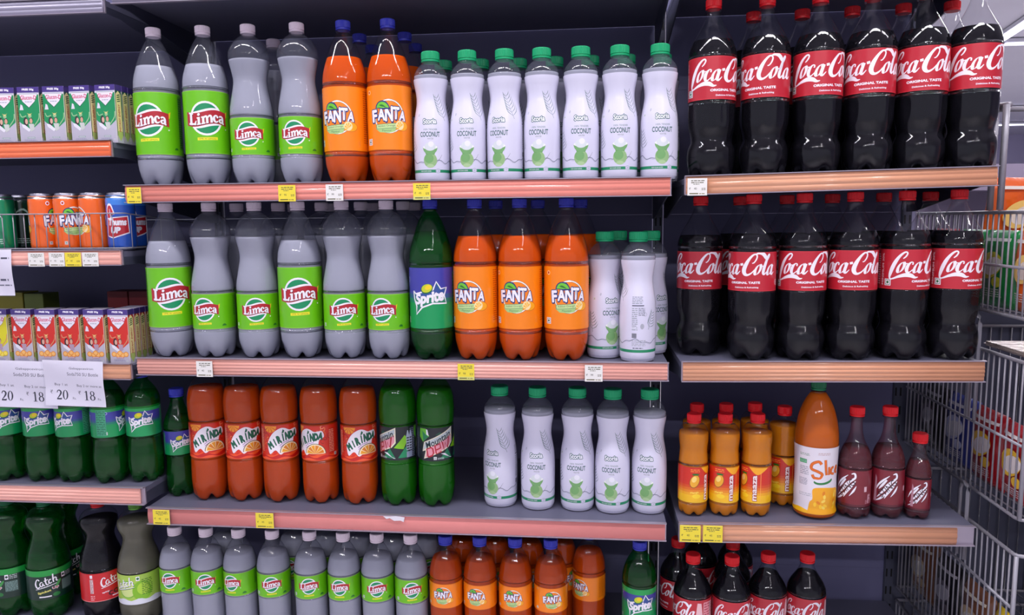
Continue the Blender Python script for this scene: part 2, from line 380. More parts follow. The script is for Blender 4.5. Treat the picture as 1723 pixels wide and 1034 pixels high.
def label_limca(R, h, k, two=True, lines=True):
    a = Art(); G = (106, 190, 16); a.rect(-pi*R, pi*R, 0, h, G); a.rect(-pi*R, pi*R, 0, .0012, (150, 215, 60))
    y = h*.56
    D = .058*(R/.054)
    for c in (0, pi*R):
        for cc in ((c, c-2*pi*R) if c > 0 else (c,)):
            a.sub(limca_logo(k), cc, y)
            a.poly([(cc-.45*k, y-1.08*k), (cc+.5*k, y-1.04*k), (cc+.5*k, y-.90*k), (cc-.45*k, y-.94*k)], (236, 226, 40))
            a.text("LIME 'N' LEMON", cc+.02*k, y-.99*k, .07*k, (60, 120, 40), w=.8*k)
            a.ell(cc+k*1.35, h*.08, .005, .005, (40, 120, 40), a0=0, a1=pi, n=8)
            veg_mark(a, cc-k*1.55, h*.14, .0035)
    for c in (pi*R*.5, -pi*R*.5):
        if R > .0486:
            a.rect(c-.006, c+.014, h*.10, h*.96, (70, 150, 24)); a.lines(c-.005, c+.013, h*.12, h*.94, 22, (24, 70, 20))
        else:
            a.lines(c-.002, c+.014, h*.35, h*.94, 12, (40, 110, 24))
    a.rect(-pi*R, pi*R, h-.001, h, (150, 215, 60)); return a
def coca_script():
    a = Art(); c = WHITE; a.layer = 1; nb = (radians(25), .022)
    P = lambda pts, w=.13: a.stroke(pts, w, c, True, 6, nb)
    def P2(pts, w): a.stroke(pts, [v*1.25+.008 for v in w], c, True, 6)
    # first capital with the long ribbon below it
    P2([(.60, .70), (.70, .80), (.76, .95), (.70, 1.03), (.58, .98), (.42, .80), (.27, .52), (.16, .20), (.10, -.08), (.09, -.26), (.16, -.34), (.30, -.30), (.52, -.20), (.80, -.12), (1.05, -.14), (1.25, -.24), (1.40, -.22)],
       [.03, .05, .05, .05, .07, .10, .14, .15, .12, .07, .05, .06, .10, .15, .15, .08, .02])
    def o_(cx, cy, rx=.115, ry=.25, sl=.28):
        pts = [(cx+rx*cos(t)+sl*ry*sin(t), cy+ry*sin(t)) for t in (radians(80)+2*pi*i/20 for i in range(21))]; a.stroke(pts, .13, c, True, 2, nb)
    o_(.56, .26); P2([(.64, .47), (.74, .44), (.84, .46)], [.03, .03, .03])
    P2([(1.06, .40), (1.07, .50), (.98, .52), (.87, .38), (.82, .18), (.86, .03), (.97, .03), (1.10, .16)], [.05, .04, .04, .10, .12, .09, .04, .025])
    o_(1.30, .26, .12); P2([(1.50, .52), (1.43, .30), (1.40, .08), (1.48, .02), (1.62, .18)], [.08, .11, .11, .06, .02])
    P2([(1.60, .50), (1.74, .53)], [.09, .09])
    P2([(2.18, .58), (2.27, .62), (2.36, .78), (2.38, .95), (2.30, 1.04), (2.18, 1.0), (2.02, .80), (1.88, .50), (1.82, .22), (1.88, .04), (2.02, -.02), (2.20, .08), (2.34, .26)], [.03, .04, .05, .05, .05, .07, .10, .15, .16, .13, .08, .05, .03])
    P2([(2.30, 1.04), (2.48, 1.10), (2.68, 1.05), (2.84, .88), (2.92, .74)], [.04, .09, .13, .13, .04])
    o_(2.50, .26); P2([(2.58, .47), (2.68, .42), (2.78, .46)], [.03, .03, .03])
    P2([(2.74, .34), (2.90, .62), (3.04, .92), (3.06, 1.02), (3.0, 1.02), (2.92, .78), (2.82, .38), (2.79, .10), (2.86, .02), (2.98, .16)], [.02, .03, .04, .04, .06, .10, .12, .11, .06, .02])
    o_(3.16, .25, .115); P2([(3.36, .50), (3.29, .30), (3.27, .08), (3.35, .02), (3.46, .14)], [.08, .11, .11, .06, .02])
    b = Art(); a.el = [([(x+.10*(y-.3), y) for x, y in vs], fs, col, l) for vs, fs, col, l in a.el]; b.sub(a, -1.75, -.36); return b
COCA = coca_script()
def label_coke(R, h, k):
    a = Art(); r = (186, 34, 50); a.rect(-pi*R, pi*R, 0, h, r)
    f = k/1.75
    a.sub(COCA, 0, h*.605, f*1.12, 0, f*1.12); 
    a.text('ORIGINAL TASTE', .06*k, h*.215, h*.06, WHITE, w=1.0*k, bold=.05, rot=.02)
    a.text('Delicious & Refreshing', .12*k, h*.09, h*.05, WHITE, w=.78*k, bold=.03, rot=.02)
    a.ell(k*1.28, h*.22, .006, .006, WHITE); a.ell(k*1.28, h*.22, .0048, .0048, r); a.text('R', k*1.28, h*.22, .005, WHITE)
    veg_mark(a, -k*1.16, h*.17, h*.085); a.text('MINIMUM 30%', -k*1.36, h*.5, .005, WHITE, w=h*.8, rot=pi/2)
    a.lines(-k*2.2, -k*1.5, h*.1, h*.9, 14, WHITE); a.rect(k*1.5, k*2.1, h*.15, h*.9, (225, 200, 205)); a.lines(k*1.52, k*2.08, h*.2, h*.88, 12, (60, 20, 30))
    a.rect(-pi*R, pi*R, 0, .001, (220, 60, 70)); a.rect(-pi*R, pi*R, h-.001, h, (215, 60, 70)); return a
def label_coke_small(R, h, k):
    a = label_coke(R, h, k)
    for x in (k*1.25,):
        a.poly([(x-.007, h*.45), (x-.003, h*.92), (x+.006, h*.90), (x+.010, h*.45), (x+.001, h*.36)], (236, 190, 196)); a.rect(x+.012, x+.03, h*.35, h*.92, (226, 150, 160)); a.lines(x+.013, x+.029, h*.4, h*.9, 6, (180, 60, 80))
    return a
def fanta_logo(k):
    a = Art(); NV = (30, 42, 110)
    a.ring(0, 0, .78*k, .84*k, .09*k, (30, 42, 110)); a.ring(0, 0, .78*k, .84*k, .06*k, (250, 240, 225))
    a.poly([(-.75*k, -.62*k), (.38*k, -.55*k), (.3*k, -.78*k), (0, -.86*k), (-.5*k, -.82*k)], (170, 205, 130))
    # letters: heavy, jaunty, each a little turned
    def word(col, grow, dx=0, dy=0):
        X = [-.80, -.40, .0, .37, .72]; Hh = [.66, .66, .80, .66, .54]; Yy = [.02, .10, .12, .16, .04]; RT = [.06, -.02, .0, -.06, -.1]; Wd = [.34, .42, .42, .36, .36]
        a.layer += 1
        for ch, x, hh, yy, rt, wd in zip('FANTA', X, Hh, Yy, RT, Wd):
            a.text(ch, (x+dx)*k, (yy+dy)*k, hh*k, col, w=wd*k, bold=.05+grow, hb=.05, rot=rt, same=True)
    word(NV, .055, .015, -.02); word(NV, .045); word(WHITE, -.005)
    a.poly([(-.72*k, -.42*k), (.40*k, -.34*k), (.38*k, -.60*k), (-.70*k, -.66*k)], (60, 120, 90)); a.poly([(-.69*k, -.44*k), (.37*k, -.37*k), (.35*k, -.58*k), (-.67*k, -.64*k)], (198, 222, 150))
    a.text('Added Orange', -.15*k, -.50*k, .13*k, (60, 110, 80), w=.9*k, rot=.06); a.text('Flavour', -.12*k, -.73*k, .10*k, (60, 110, 80), w=.5*k, rot=.02)
    a.poly(catmull([(-.72, .42), (-.62, .68), (-.38, .80), (-.10, .72), (.08, .36), (-.1, .36), (-.3, .34), (-.5, .40)], 4, True) and [(x*k, y*k) for x, y in catmull([(-.72, .42), (-.62, .68), (-.38, .80), (-.10, .72), (.08, .36), (-.1, .36), (-.3, .34), (-.5, .40)], 4, True)], NV)
    a.poly([(x*k, y*k) for x, y in catmull([(-.66, .45), (-.57, .65), (-.38, .74), (-.14, .66), (-.0, .44), (-.15, .44), (-.3, .42), (-.5, .44)], 4, True)], (110, 196, 50))
    a.poly([(x*k, y*k) for x, y in catmull([(-.50, .56), (-.35, .60), (-.14, .46), (-.30, .48)], 4, True)], (30, 110, 40))
    a.ell(.70*k, -.50*k, .36*k, .26*k, (220, 110, 10)); a.ell(.70*k, -.50*k, .33*k, .23*k, (246, 166, 20))
    a.ell(.56*k, -.46*k, .22*k, .24*k, (250, 225, 170))
    for i in range(5): t = radians(40+40*i); a.poly([(.56*k, -.56*k), (.56*k+.19*k*cos(t-.22), -.56*k+.28*k*sin(t-.22)), (.56*k+.19*k*cos(t+.22), -.56*k+.28*k*sin(t+.22))], (244, 180, 40), same=True) if i else a.poly([(.56*k, -.56*k), (.56*k+.19*k*cos(t-.22), -.56*k+.28*k*sin(t-.22)), (.56*k+.19*k*cos(t+.22), -.56*k+.28*k*sin(t+.22))], (244, 180, 40))
    return a
def label_fanta(R, h, k):
    a = Art(); O = (246, 132, 8); a.rect(-pi*R, pi*R, 0, h, O)
    for cc in (0, pi*R, -pi*R): a.sub(fanta_logo(k), cc, h*.52)
    for cc in (-pi*R*.32, pi*R*.68): veg_mark(a, cc, h*.13, h*.05, (40, 100, 60)); a.ell(cc, h*.9, h*.035, h*.035, (250, 200, 150)); a.ell(cc, h*.9, h*.02, h*.02, (180, 60, 20))
    for c in (pi*R*.42, -pi*R*.52): a.lines(c-.004, c+.012, h*.12, h*.96, 24, (190, 80, 10))
    return a
def sprite_logo(k):
    a = Art()
    def shp(s, dx=0, dy=0):
        return [(x*k*s+dx*k, y*k*s+dy*k) for x, y in ((-.98, .34), (-.80, .18), (-.2, .34), (.22, .42), (.40, .86), (.66, .46), (1.02, .52), (.86, .1), (1.0, -.36), (.2, -.34), (-.4, -.56), (-.78, -.96), (-.76, -.5), (-.92, -.1))]
    a.poly(shp(1.0), (24, 128, 96))
    a.poly([(x*k*.9, y*k*.9) for x, y in ((-.98, .34), (-.80, .18), (-.2, .34), (.22, .42), (.40, .86), (.66, .46), (1.02, .52), (.9, .1), (-.9, -.05))], (46, 78, 150)); q_ = shp(.98); a.stroke(q_+[q_[0]], .085*k, WHITE, smooth=0)
    a.ell(-.12*k, .46*k, .34*k, .26*k, (20, 100, 60), rot=.35); a.ell(-.12*k, .49*k, .30*k, .22*k, (196, 206, 40), rot=.35); a.ell(-.05*k, .54*k, .18*k, .12*k, (242, 206, 30), rot=.35)
    fn = lambda X, Y: (X, Y*(1+.10*(X/k))+.0*X)
    a.text('Sprite', .0*k, -.08*k, .80*k, WHITE, w=1.68*k, bold=.055, hb=.05, shear=.25, rot=.16, fn=fn)
    return a
def label_sprite(R, h, k, split=.5, topgreen=False):
    a = Art(); N = 14; B = (62, 62, 160); Gc = (10, 150, 84)
    a.layer += 1
    for i in range(N):
        t = (i+.5)/N; w = min(max((t-split+.12)/.24, 0), 1); w = w*w*(3-2*w); a.rect(-pi*R, pi*R, h*i/N, h*(i+1)/N, tuple(Gc[j]+(B[j]-Gc[j])*w for j in range(3)), True)
    if topgreen: a.rect(-pi*R, pi*R, h*.84, h, (30, 165, 80))
    for cc in (0, pi*R, -pi*R): a.sub(sprite_logo(k), cc, h*.52)
    for cc in (-pi*R*.42, pi*R*.58): veg_mark(a, cc, h*.13, h*.05); a.ell(cc+.002, h*.8, h*.05, h*.05, (180, 190, 225)); a.ell(cc+.002, h*.8, h*.035, h*.035, B)
    for c in (pi*R*.46, -pi*R*.54): a.rect(c-.006, c+.016, h*.06, h*.92, (70, 170, 130)); a.lines(c-.005, c+.015, h*.08, h*.9, 14, (20, 100, 70))
    return a
def mirinda_logo(k):
    a = Art(); G = (0, 92, 66)
    blob = catmull([(-.98, -.50), (-.96, -.05), (-.62, .50), (-.2, .78), (.1, .78), (.42, .62), (.86, .66), (.98, .28), (.70, .1), (.60, -.3), (.45, -.5), (.1, -.7), (-.2, -.92), (-.5, -.62), (-.85, -.88)], 4, True)
    a.poly([(x*k*1.05, y*k*1.05-.02*k) for x, y in blob], (206, 40, 16)); a.poly([(x*k, y*k) for x, y in blob], (240, 232, 240))
    X = [-.80, -.52, -.28, -.02, .24, .50, .76]; Yb = [-.30, -.10, .06, .18, .26, .30, .34]; Hh = [.50, .48, .54, .54, .56, .52, .50]; RT = [.62, .45, .36, .2, .12, .06, -.1]; Wd = [.34, .10, .27, .10, .31, .28, .31]
    a.layer += 1
    for ch, x, y, hh, rt, wd in zip('MIRINDA', X, Yb, Hh, RT, Wd): a.text(ch, x*k, y*k, hh*k, G, w=wd*k, bold=.09, rot=rt, shear=.1, same=True)
    a.poly([(-.10*k, .46*k), (-.02*k, .72*k), (.08*k, .62*k), (.02*k, .48*k)], G, True)
    a.stroke([(-.25*k, -.34*k), (0, -.16*k), (.35*k, -.06*k)], .04*k, (170, 120, 180)); a.stroke([(-.22*k, -.46*k), (.05*k, -.27*k), (.45*k, -.17*k)], .04*k, (170, 120, 180), True)
    a.ell(.42*k, -.80*k, .66*k, .66*k, (90, 60, 40), a0=0, a1=pi); a.ell(.42*k, -.80*k, .62*k, .62*k, (250, 230, 190), a0=0, a1=pi)
    a.layer += 1
    for i in range(6): t = radians(15+30*i); a.poly([(.42*k, -.78*k), (.42*k+.54*k*cos(t-.22), -.78*k+.54*k*sin(t-.22)), (.42*k+.54*k*cos(t+.22), -.78*k+.54*k*sin(t+.22))], (238, 160, 20) if i % 2 else (226, 130, 16), True)
    return a
def label_mirinda(R, h, k):
    a = Art(); rn = random.Random(5); a.rect(-pi*R, pi*R, 0, h, (214, 44, 20))
    for i in range(60):
        x = rn.uniform(-pi*R, pi*R); y = rn.uniform(.1, 1)*h; q = rn.uniform(.003, .008); t = rn.uniform(0, 6)
        a.ring(x, y, q, q, .0012, rn.choice([(244, 110, 40), (250, 150, 70), (150, 14, 12), (252, 180, 130)]), a0=t, a1=t+4.6)
    for cc in (-R*.72, R*2.42, -R*2.4-.0): 
        for i in range(5): t = radians(200+36*i); a.poly([(cc, h*.98), (cc+.016*cos(t-.25), h*.98+.016*sin(t-.25)), (cc+.016*cos(t+.25), h*.98+.016*sin(t+.25))], (240, 150, 30))
    n = 40
    for (yy, am, ph, c) in ((.17, .035, 0, (240, 84, 30)), (.12, .04, 1.4, (200, 20, 16)), (.05, .03, 2.6, (238, 86, 40))):
        a.poly([(-pi*R, 0), (pi*R, 0)]+[(pi*R-2*pi*R*i/n, h*(yy+am*sin(i*.9+ph))) for i in range(n+1)], c)
    for cc in (0, pi*R, -pi*R):
        a.ell(cc-k*.62, h*.24, .0085, .0085, (222, 40, 16)); a.ring(cc-k*.62, h*.24, .005, .005, .0015, (250, 110, 60), a0=0, a1=4.5)
        a.sub(mirinda_logo(k), cc, h*.56)
    for cc in (-pi*R*.5, pi*R*.5): veg_mark(a, cc, h*.14, .0036)
    for cc in (-pi*R*.45, pi*R*.40): a.rect(cc-.005, cc+.010, h*.2, h*.9, (196, 40, 24)); a.lines(cc-.004, cc+.009, h*.22, h*.88, 14, (240, 170, 140))
    return a
def label_dew(R, h, k):
    a = Art(); D = (16, 24, 32); a.rect(-pi*R, pi*R, 0, h, D)
    for c in (0, pi*R, -pi*R):
        P = lambda pts, col: a.poly([(c+x*k, h*.52+y*k) for x, y in pts], col)
        P([(-1.25, .95), (-.75, .95), (-.55, .5), (-1.0, .1), (-1.3, .4)], (100, 190, 40)); P([(-1.05, .8), (-.6, .45), (-.98, .15)], (20, 130, 80)); P([(-.75, .92), (-.66, .9), (-.58, .5), (-.75, .6)], WHITE)
        P([(.1, -.95), (.6, -.35), (.95, -.98)], (20, 130, 86)); P([(.15, -.62), (.95, -.98), (.85, -.98), (.42, -.62)], WHITE); P([(.85, -.3), (1.55, .5), (1.75, .2), (1.45, -.4)], (130, 200, 20))
        P([(1.1, -.95), (1.6, -.25), (1.95, -.95)], (10, 140, 90)); P([(-.2, .55), (.1, .75), (.3, .6)], (20, 80, 60))
        P([(-1.06, -.52), (-.92, .10), (.98, 1.0), (.98, .55), (.98, .02), (.72, -.28), (-.95, -.98), (-.80, -.42)], (232, 226, 200))
        P([(-1.0, -.44), (-.88, .06), (.92, .90), (.92, .60), (-.72, -.22)], (190, 200, 205))
        P([(-.70, -.30), (.90, .52), (.90, .06), (.66, -.22), (-.84, -.88)], (226, 150, 165))
        a.text('Mountain', c-.0*k, h*.52+.24*k, .42*k, (10, 44, 52), w=1.8*k, bold=.02, shear=.3, rot=.44)
        a.layer += 1
        for pts in ([(.0, .0), (.0, 1.), (.55, 1.), (.74, .78), (.74, .22), (.55, .0), (.0, .0)], [(1.12, .46), (1.66, .46), (1.66, 1.), (1.05, 1.), (1.05, .0), (1.70, .0)], [(1.98, 1.04), (2.04, .0), (2.34, .8), (2.54, .0), (2.92, 1.2)]):
            a.stroke([(c+(.54*(x+.22*y)-.92)*k*cos(.40)-(.50*y-.52)*k*sin(.40), h*.52+(.54*(x+.22*y)-.92)*k*sin(.40)+(.50*y-.52)*k*cos(.40)) for x, y in pts], .092*k, (178, 20, 44), True, 0)
        veg_mark(a, c-.2*k, h*.09, .0034); a.lines(c-.05*k, c+.35*k, h*.05, h*.11, 2, (200, 205, 210))
        q = c+1.75*k if c <= 0 else c-1.6*k
        a.poly([(q-.004, h*.28), (q+.004, h*.28), (q+.004, h*.72), (q+.001, h*.88), (q-.001, h*.88), (q-.004, h*.72)], (176, 186, 206)); a.lines(q-.003, q+.003, h*.3, h*.7, 5, D); a.rect(q-.0035, q+.004, h*.06, h*.24, (150, 160, 185)); a.lines(q+.006, q+.014, h*.05, h*.95, 16, (120, 125, 150))
    return a
def frond(a, cx, cy, L, rot, col=(112, 130, 136), n=6):
    d = (cos(rot), sin(rot)); a.layer += 1
    a.stroke([(cx, cy), (cx+d[0]*L, cy+d[1]*L)], [.0009, .0003], col, True)
    for i in range(n):
        t = (i+1)/(n+1); b = (cx+d[0]*L*t, cy+d[1]*L*t); l = L*.46*(1-.6*t)
        for sg in (-1, 1):
            r = rot+sg*.9-.3; m_ = (b[0]+cos(r)*l*.55, b[1]+sin(r)*l*.55); e = (b[0]+cos(r-sg*.25)*l, b[1]+sin(r-sg*.25)*l)
            a.stroke([b, m_, e], [.0004, .0016, .0002], col, True, 2)
def label_storia(R, h):
    a = Art(); a.rect(-pi*R, pi*R, 0, h, (214, 212, 232)); T = (28, 84, 84); g = (36, 140, 96)
    a.rect(-pi*R, pi*R, .020, .0262, g)
    n = 60; a.stroke([(-pi*R+2*pi*R*i/n, .045+.004*sin(i*.42+1.0)+.002*sin(i*1.1)) for i in range(n+1)], .0013, (110, 116, 140), smooth=0); a.stroke([(-pi*R+2*pi*R*i/n, .0435+.004*sin(i*.42+1.0)+.002*sin(i*1.1+.5)) for i in range(n+1)], .0005, (140, 146, 165), smooth=0)
    a.stroke([(.014, .042), (.021, .050), (.026, .058)], [.0009, .0006, .0003], (90, 96, 110))
    # coconut: green husk below, cut half above
    a.ell(0, .046, .0145, .0155, (146, 184, 126)); a.ell(-.003, .050, .010, .010, (116, 168, 104)); a.ell(0, .034, .008, .004, (170, 200, 150))
    a.poly([(-.009, .058), (.009, .058), (.0125, .067), (-.0125, .067)], (104, 158, 94))
    a.ell(0, .073, .0155, .0150, (116, 168, 106), a0=pi, a1=2*pi); a.ell(.0, .0735, .0155, .0045, (236, 240, 236)); a.ell(.0, .075, .012, .009, (214, 220, 224)); a.ell(.002, .080, .006, .006, (232, 232, 242))
    a.text('WATER', .001, .0915, .0035, (120, 130, 135), w=.013); a.text('COCONUT', 0, .101, .0110, T, w=.043, bold=.02); a.text('100% TENDER', .001, .111, .0036, (90, 120, 120), w=.030)
    a.text('Storia', 0, .1285, .0115, T, w=.030, bold=.13, hb=.04, rot=.03); a.text('Storia', 0, .1285, .0115, (236, 236, 246), w=.030, bold=.03, hb=.04, rot=.03)
    a.text('NON SUGAR ADDED', -.010, .0231, .0028, WHITE, w=.024); a.ell(.0165, .0235, .0052, .0052, (214, 212, 232)); a.ring(.0165, .0235, .0042, .0042, .0006, (130, 150, 160)); a.text('3', .0165, .0235, .004, (110, 130, 150))
    frond(a, .037, .130, .058, radians(112), n=7); frond(a, -.046, .058, .046, radians(96))
    a.ring(-.027, .142, .0011, .0024, .0006, (110, 120, 130), rot=-.3)
    q = -pi*R*.62   # back panel
    frond(a, pi*R*.80, .070, .042, radians(75)); veg_mark(a, -pi*R*.33-.002, .132, .0028)
    q = pi*R*.62-.004
    q = -pi*R*.92
    for q in (pi*R*.42,):
        pass
    q = pi*R-.008
    for q in (pi*R*.70, pi*R*.70-2*pi*R):
        a.lines(q-.024, q+.0, .125, .142, 5, (130, 136, 150)); a.rect(q-.024, q+.002, .1205, .123, (90, 92, 110)); a.lines(q-.024, q-.012, .068, .118, 12, (150, 156, 166)); a.lines(q-.010, q+.004, .100, .118, 5, (110, 116, 130)); a.ell(q-.002, .077, .0042, .006, (170, 172, 185)); a.ring(q+.004, .103, .004, .004, .0005, (130, 136, 150))
        a.rect(q-.024, q-.014, .052, .062, (120, 122, 135)); a.lines(q-.024, q+.006, .034, .048, 4, (160, 164, 176)); a.lines(q-.022, q+.0, .028, .032, 1, (60, 64, 80))
    return a
def label_maaza(R, h):
    a = Art(); N = 14; A_ = (246, 190, 20); B = (208, 40, 20); a.layer += 1
    for i in range(N):
        t = (i+.5)/N; w = min(max((t-.2)/.35, 0), 1); a.rect(-pi*R, pi*R, h*i/N, h*(i+1)/N, tuple(A_[j]+(B[j]-A_[j])*w for j in range(3)), True)
    for c in (0, pi*R, -pi*R):
        a.poly(catmull([(c+.010, h*1.05), (c+.030, h*.80), (c+.048, h*.92), (c+.060, h*1.05)], 5)+[], (244, 168, 22))
        a.poly([(c+.0385, h*.86), (c+.0395, h*.86), (c+.0393, h*.05), (c+.0387, h*.05)], (250, 180, 90))
        a.ell(c, h*.60, .0105, .0155, (150, 80, 20), rot=-.35); a.ell(c, h*.605, .0092, .0142, (236, 170, 40), rot=-.35); a.ell(c-.001, h*.66, .005, .007, (250, 214, 120), rot=-.35)
        a.ell(c+.002, h*.80, .008, .0022, (40, 110, 30)); a.lines(c-.009, c+.011, h*.86, h*.96, 2, (250, 150, 60)); a.text('Mango', c-.0, h*.28, .006, (255, 225, 90), w=.018, rot=.15, bold=.03)
        a.ell(c+.004, h*.18, .009, .005, (250, 210, 40))
        a.text('maaza', c+.027, h*.42, .0085, (150, 20, 20), w=h*.72, bold=.09, hb=.03, rot=pi/2); a.text('maaza', c+.027, h*.42, .0085, (240, 225, 225), w=h*.72, bold=.03, rot=pi/2)
    a.rect(-pi*R*.62, -pi*R*.44, 0, h, (200, 50, 26)); a.lines(-pi*R*.6, -pi*R*.45, h*.05, h*.95, 14, (240, 180, 150)); a.rect(-pi*R, pi*R, 0, .0012, (250, 214, 60)); return a
def label_slice(R, h):
    a = Art(); a.rect(-pi*R, pi*R, 0, h, (226, 220, 230))
    n = 30
    a.poly([(-pi*R, 0), (pi*R, 0)]+[(pi*R-2*pi*R*i/n, h*(.055+.015*sin(i*1.1))) for i in range(n+1)], (240, 180, 24))
    a.poly(catmull([(-.014, .0), (-.010, .025), (-.004, .034), (-.004, .055), (.012, .060), (.040, .058), (.060, .050), (.064, .0)], 5), (240, 168, 20))
    rn = random.Random(2)
    for i in range(14): a.ell(rn.uniform(.0, .052), rn.uniform(.008, .05), .005, .003, rn.choice([(250, 200, 40), (228, 130, 16), (250, 215, 90)]), rot=rn.uniform(0, 3), n=12)
    a.ell(.018, .074, .021, .0075, (40, 124, 60), rot=.15); a.ell(.018, .079, .020, .0075, (226, 220, 230), rot=.2)
    o = (226, 108, 16)
    for c2, g in (((150, 60, 10), .0012), (o, 0)):
        L = a.layer+1
        for pts, w in (([(.012, .112), (.006, .118), (-.006, .112), (-.008, .101), (.004, .096), (.014, .090), (.010, .081), (-.002, .081), (-.006, .088)], .0050), ([(.020, .122), (.022, .100), (.024, .088)], .0045), ([(.029, .106), (.030, .088)], .0045), ([(.042, .104), (.036, .103), (.035, .092), (.044, .089)], .0042), ([(.047, .095), (.054, .100), (.050, .106), (.047, .094), (.056, .090)], .0040)):
            a.stroke(pts, w+g, c2, same=True); 
        a.layer = L
    a.rect(-.035, -.018, .111, .120, (30, 130, 80)); a.rect(-.034, -.019, .1125, .1185, (120, 190, 150)); a.text('mango', -.0265, .1155, .003, (20, 90, 50), w=.011)
    a.lines(-.034, -.014, .085, .105, 5, (150, 150, 165)); a.lines(-.036, -.016, .062, .078, 6, (130, 130, 150)); a.lines(-.034, -.012, .128, .134, 2, (120, 150, 130)); a.lines(-.035, -.006, .038, .046, 2, (180, 180, 190))
    a.lines(.075, .11, .02, .13, 20, (120, 120, 140)); a.lines(-.11, -.06, .02, .13, 22, (120, 120, 140)); a.lines(.005, .03, .132, .138, 2, (190, 160, 160)); return a
def label_sting(R, h):
    a = Art(); a.rect(-pi*R, pi*R, 0, h, (120, 26, 40)); a.rect(-pi*R, pi*R, 0, h*.06, (90, 20, 34)); k = h*.42
    for c in (0, pi*R, -pi*R):
        for col, g in (((24, 12, 22), .004), (WHITE, 0)):
            L = a.layer+1
            for pts, w in (([(.30, .95), (.48, 1.0), (.52, .72), (.25, .45), (.0, .15), (-.2, -.2), (-.6, -.75)], [.05, .12, .12, .16, .2, .14, .03]), ([(.1, .85), (-.25, .5), (-.55, .1), (-.75, -.4)], [.03, .12, .1, .02]),
                           ([(.55, .5), (.3, .1), (.05, -.3), (-.15, -.75)], [.04, .16, .16, .03]), ([(-.05, .55), (-.3, .15), (-.5, -.15)], [.1, .14, .04]), ([(.60, .15), (.45, -.2), (.2, -.6)], [.03, .12, .02]), ([(-.1, -.45), (-.4, -.8), (-.75, -1.05)], [.1, .12, .02])):
                a.stroke([(c+x*k, h*.52+y*k*.95) for x, y in pts], [v*k+g*.25 for v in w], col, same=True)
            a.layer = L
        a.text('STING', c, h*.50, k*.42, (28, 14, 24), w=k*1.35, bold=.0, rot=.85, shear=.2)
        a.rect(c+k*1.1, c+k*1.28, h*.42, h*.56, (216, 180, 190)); a.text('F', c+k*1.5, h*.22, h*.24, (196, 150, 160), w=.008, bold=.06); a.lines(c+k*1.2, c+k*1.9, h*.08, h*.2, 3, (190, 140, 150)); a.poly([(c+k*2.3, h*.1), (c+k*2.5, h*.1), (c+k*2.5, h*.75), (c+k*2.4, h*.85)], (180, 130, 145))
    return a
def catch_word(k, col=WHITE):
    a = Art(); a.layer = 1
    S_ = lambda pts, w: a.stroke([(x*k, y*k) for x, y in pts], [v*k for v in w], col, True)
    S_([(-.52, .42), (-.60, .56), (-.76, .50), (-.92, .20), (-.92, -.10), (-.80, -.22), (-.62, -.14)], [.1, .09, .09, .13, .14, .12, .08])
    S_([(-.30, .20), (-.42, .24), (-.56, .08), (-.54, -.12), (-.42, -.14), (-.30, .10), (-.30, -.10), (-.18, -.14)], [.08, .08, .1, .1, .08, .08, .1, .08])
    S_([(.02, .55), (-.06, .10), (-.02, -.14), (.12, -.10)], [.1, .11, .1, .07]); S_([(-.16, .26), (.18, .32)], [.08, .08])
    S_([(.40, .20), (.30, .26), (.18, .08), (.22, -.10), (.40, -.06)], [.09, .08, .11, .1, .07])
    S_([(.66, .66), (.54, .15), (.52, -.12)], [.1, .11, .1]); S_([(.55, .08), (.68, .26), (.80, .18), (.76, -.08), (.88, -.12)], [.06, .08, .1, .1, .07])
    b = Art(); b.sub(a, 0, 0, 1, .22); b.stroke([(-.95*k, -.55*k), (0, -.32*k), (.9*k, -.14*k)], [.05*k, .07*k, .04*k], col); return b
def label_catch_green(R, h, k):
    a = Art(); a.rect(-pi*R, pi*R, 0, h, (10, 44, 34)); a.rect(-pi*R, pi*R, h*.80, h, (24, 150, 60))
    for c in (0, pi*R, -pi*R):
        a.sub(catch_word(k), c, h*.56); a.text('Spicket', c-.25*k, h*.26, .26*k, (60, 70, 20), w=1.1*k, bold=.09, hb=.03, rot=.2); a.text('Spicket', c-.25*k, h*.26, .26*k, (230, 226, 120), w=1.1*k, bold=.03, rot=.2)
        a.text('Up', c+.66*k, h*.36, .30*k, WHITE, w=.5*k, bold=.08, hb=.03, rot=.2); a.text('Up', c+.66*k, h*.36, .28*k, (170, 30, 40), w=.46*k, bold=.03, rot=.2)
        a.ell(c+.7*k, h*.13, .008, .005, (30, 120, 50)); a.ell(c+.9*k, h*.5, .003, .010, (60, 150, 70), rot=-.6); a.rect(c-.7*k, c+.3*k, h*.08, h*.12, WHITE)
        q = c+1.35*k; a.rect(q-.004, q+.004, h*.64, h*.80, WHITE); a.ell(q, h*.72, .003, .003, (10, 60, 40)); a.lines(q+.006, q+.022, h*.64, h*.80, 3, (190, 200, 200)); a.rect(q-.004, q+.022, h*.22, h*.56, (120, 150, 145)); a.lines(q-.003, q+.021, h*.22, h*.56, 8, (24, 50, 44))
    return a
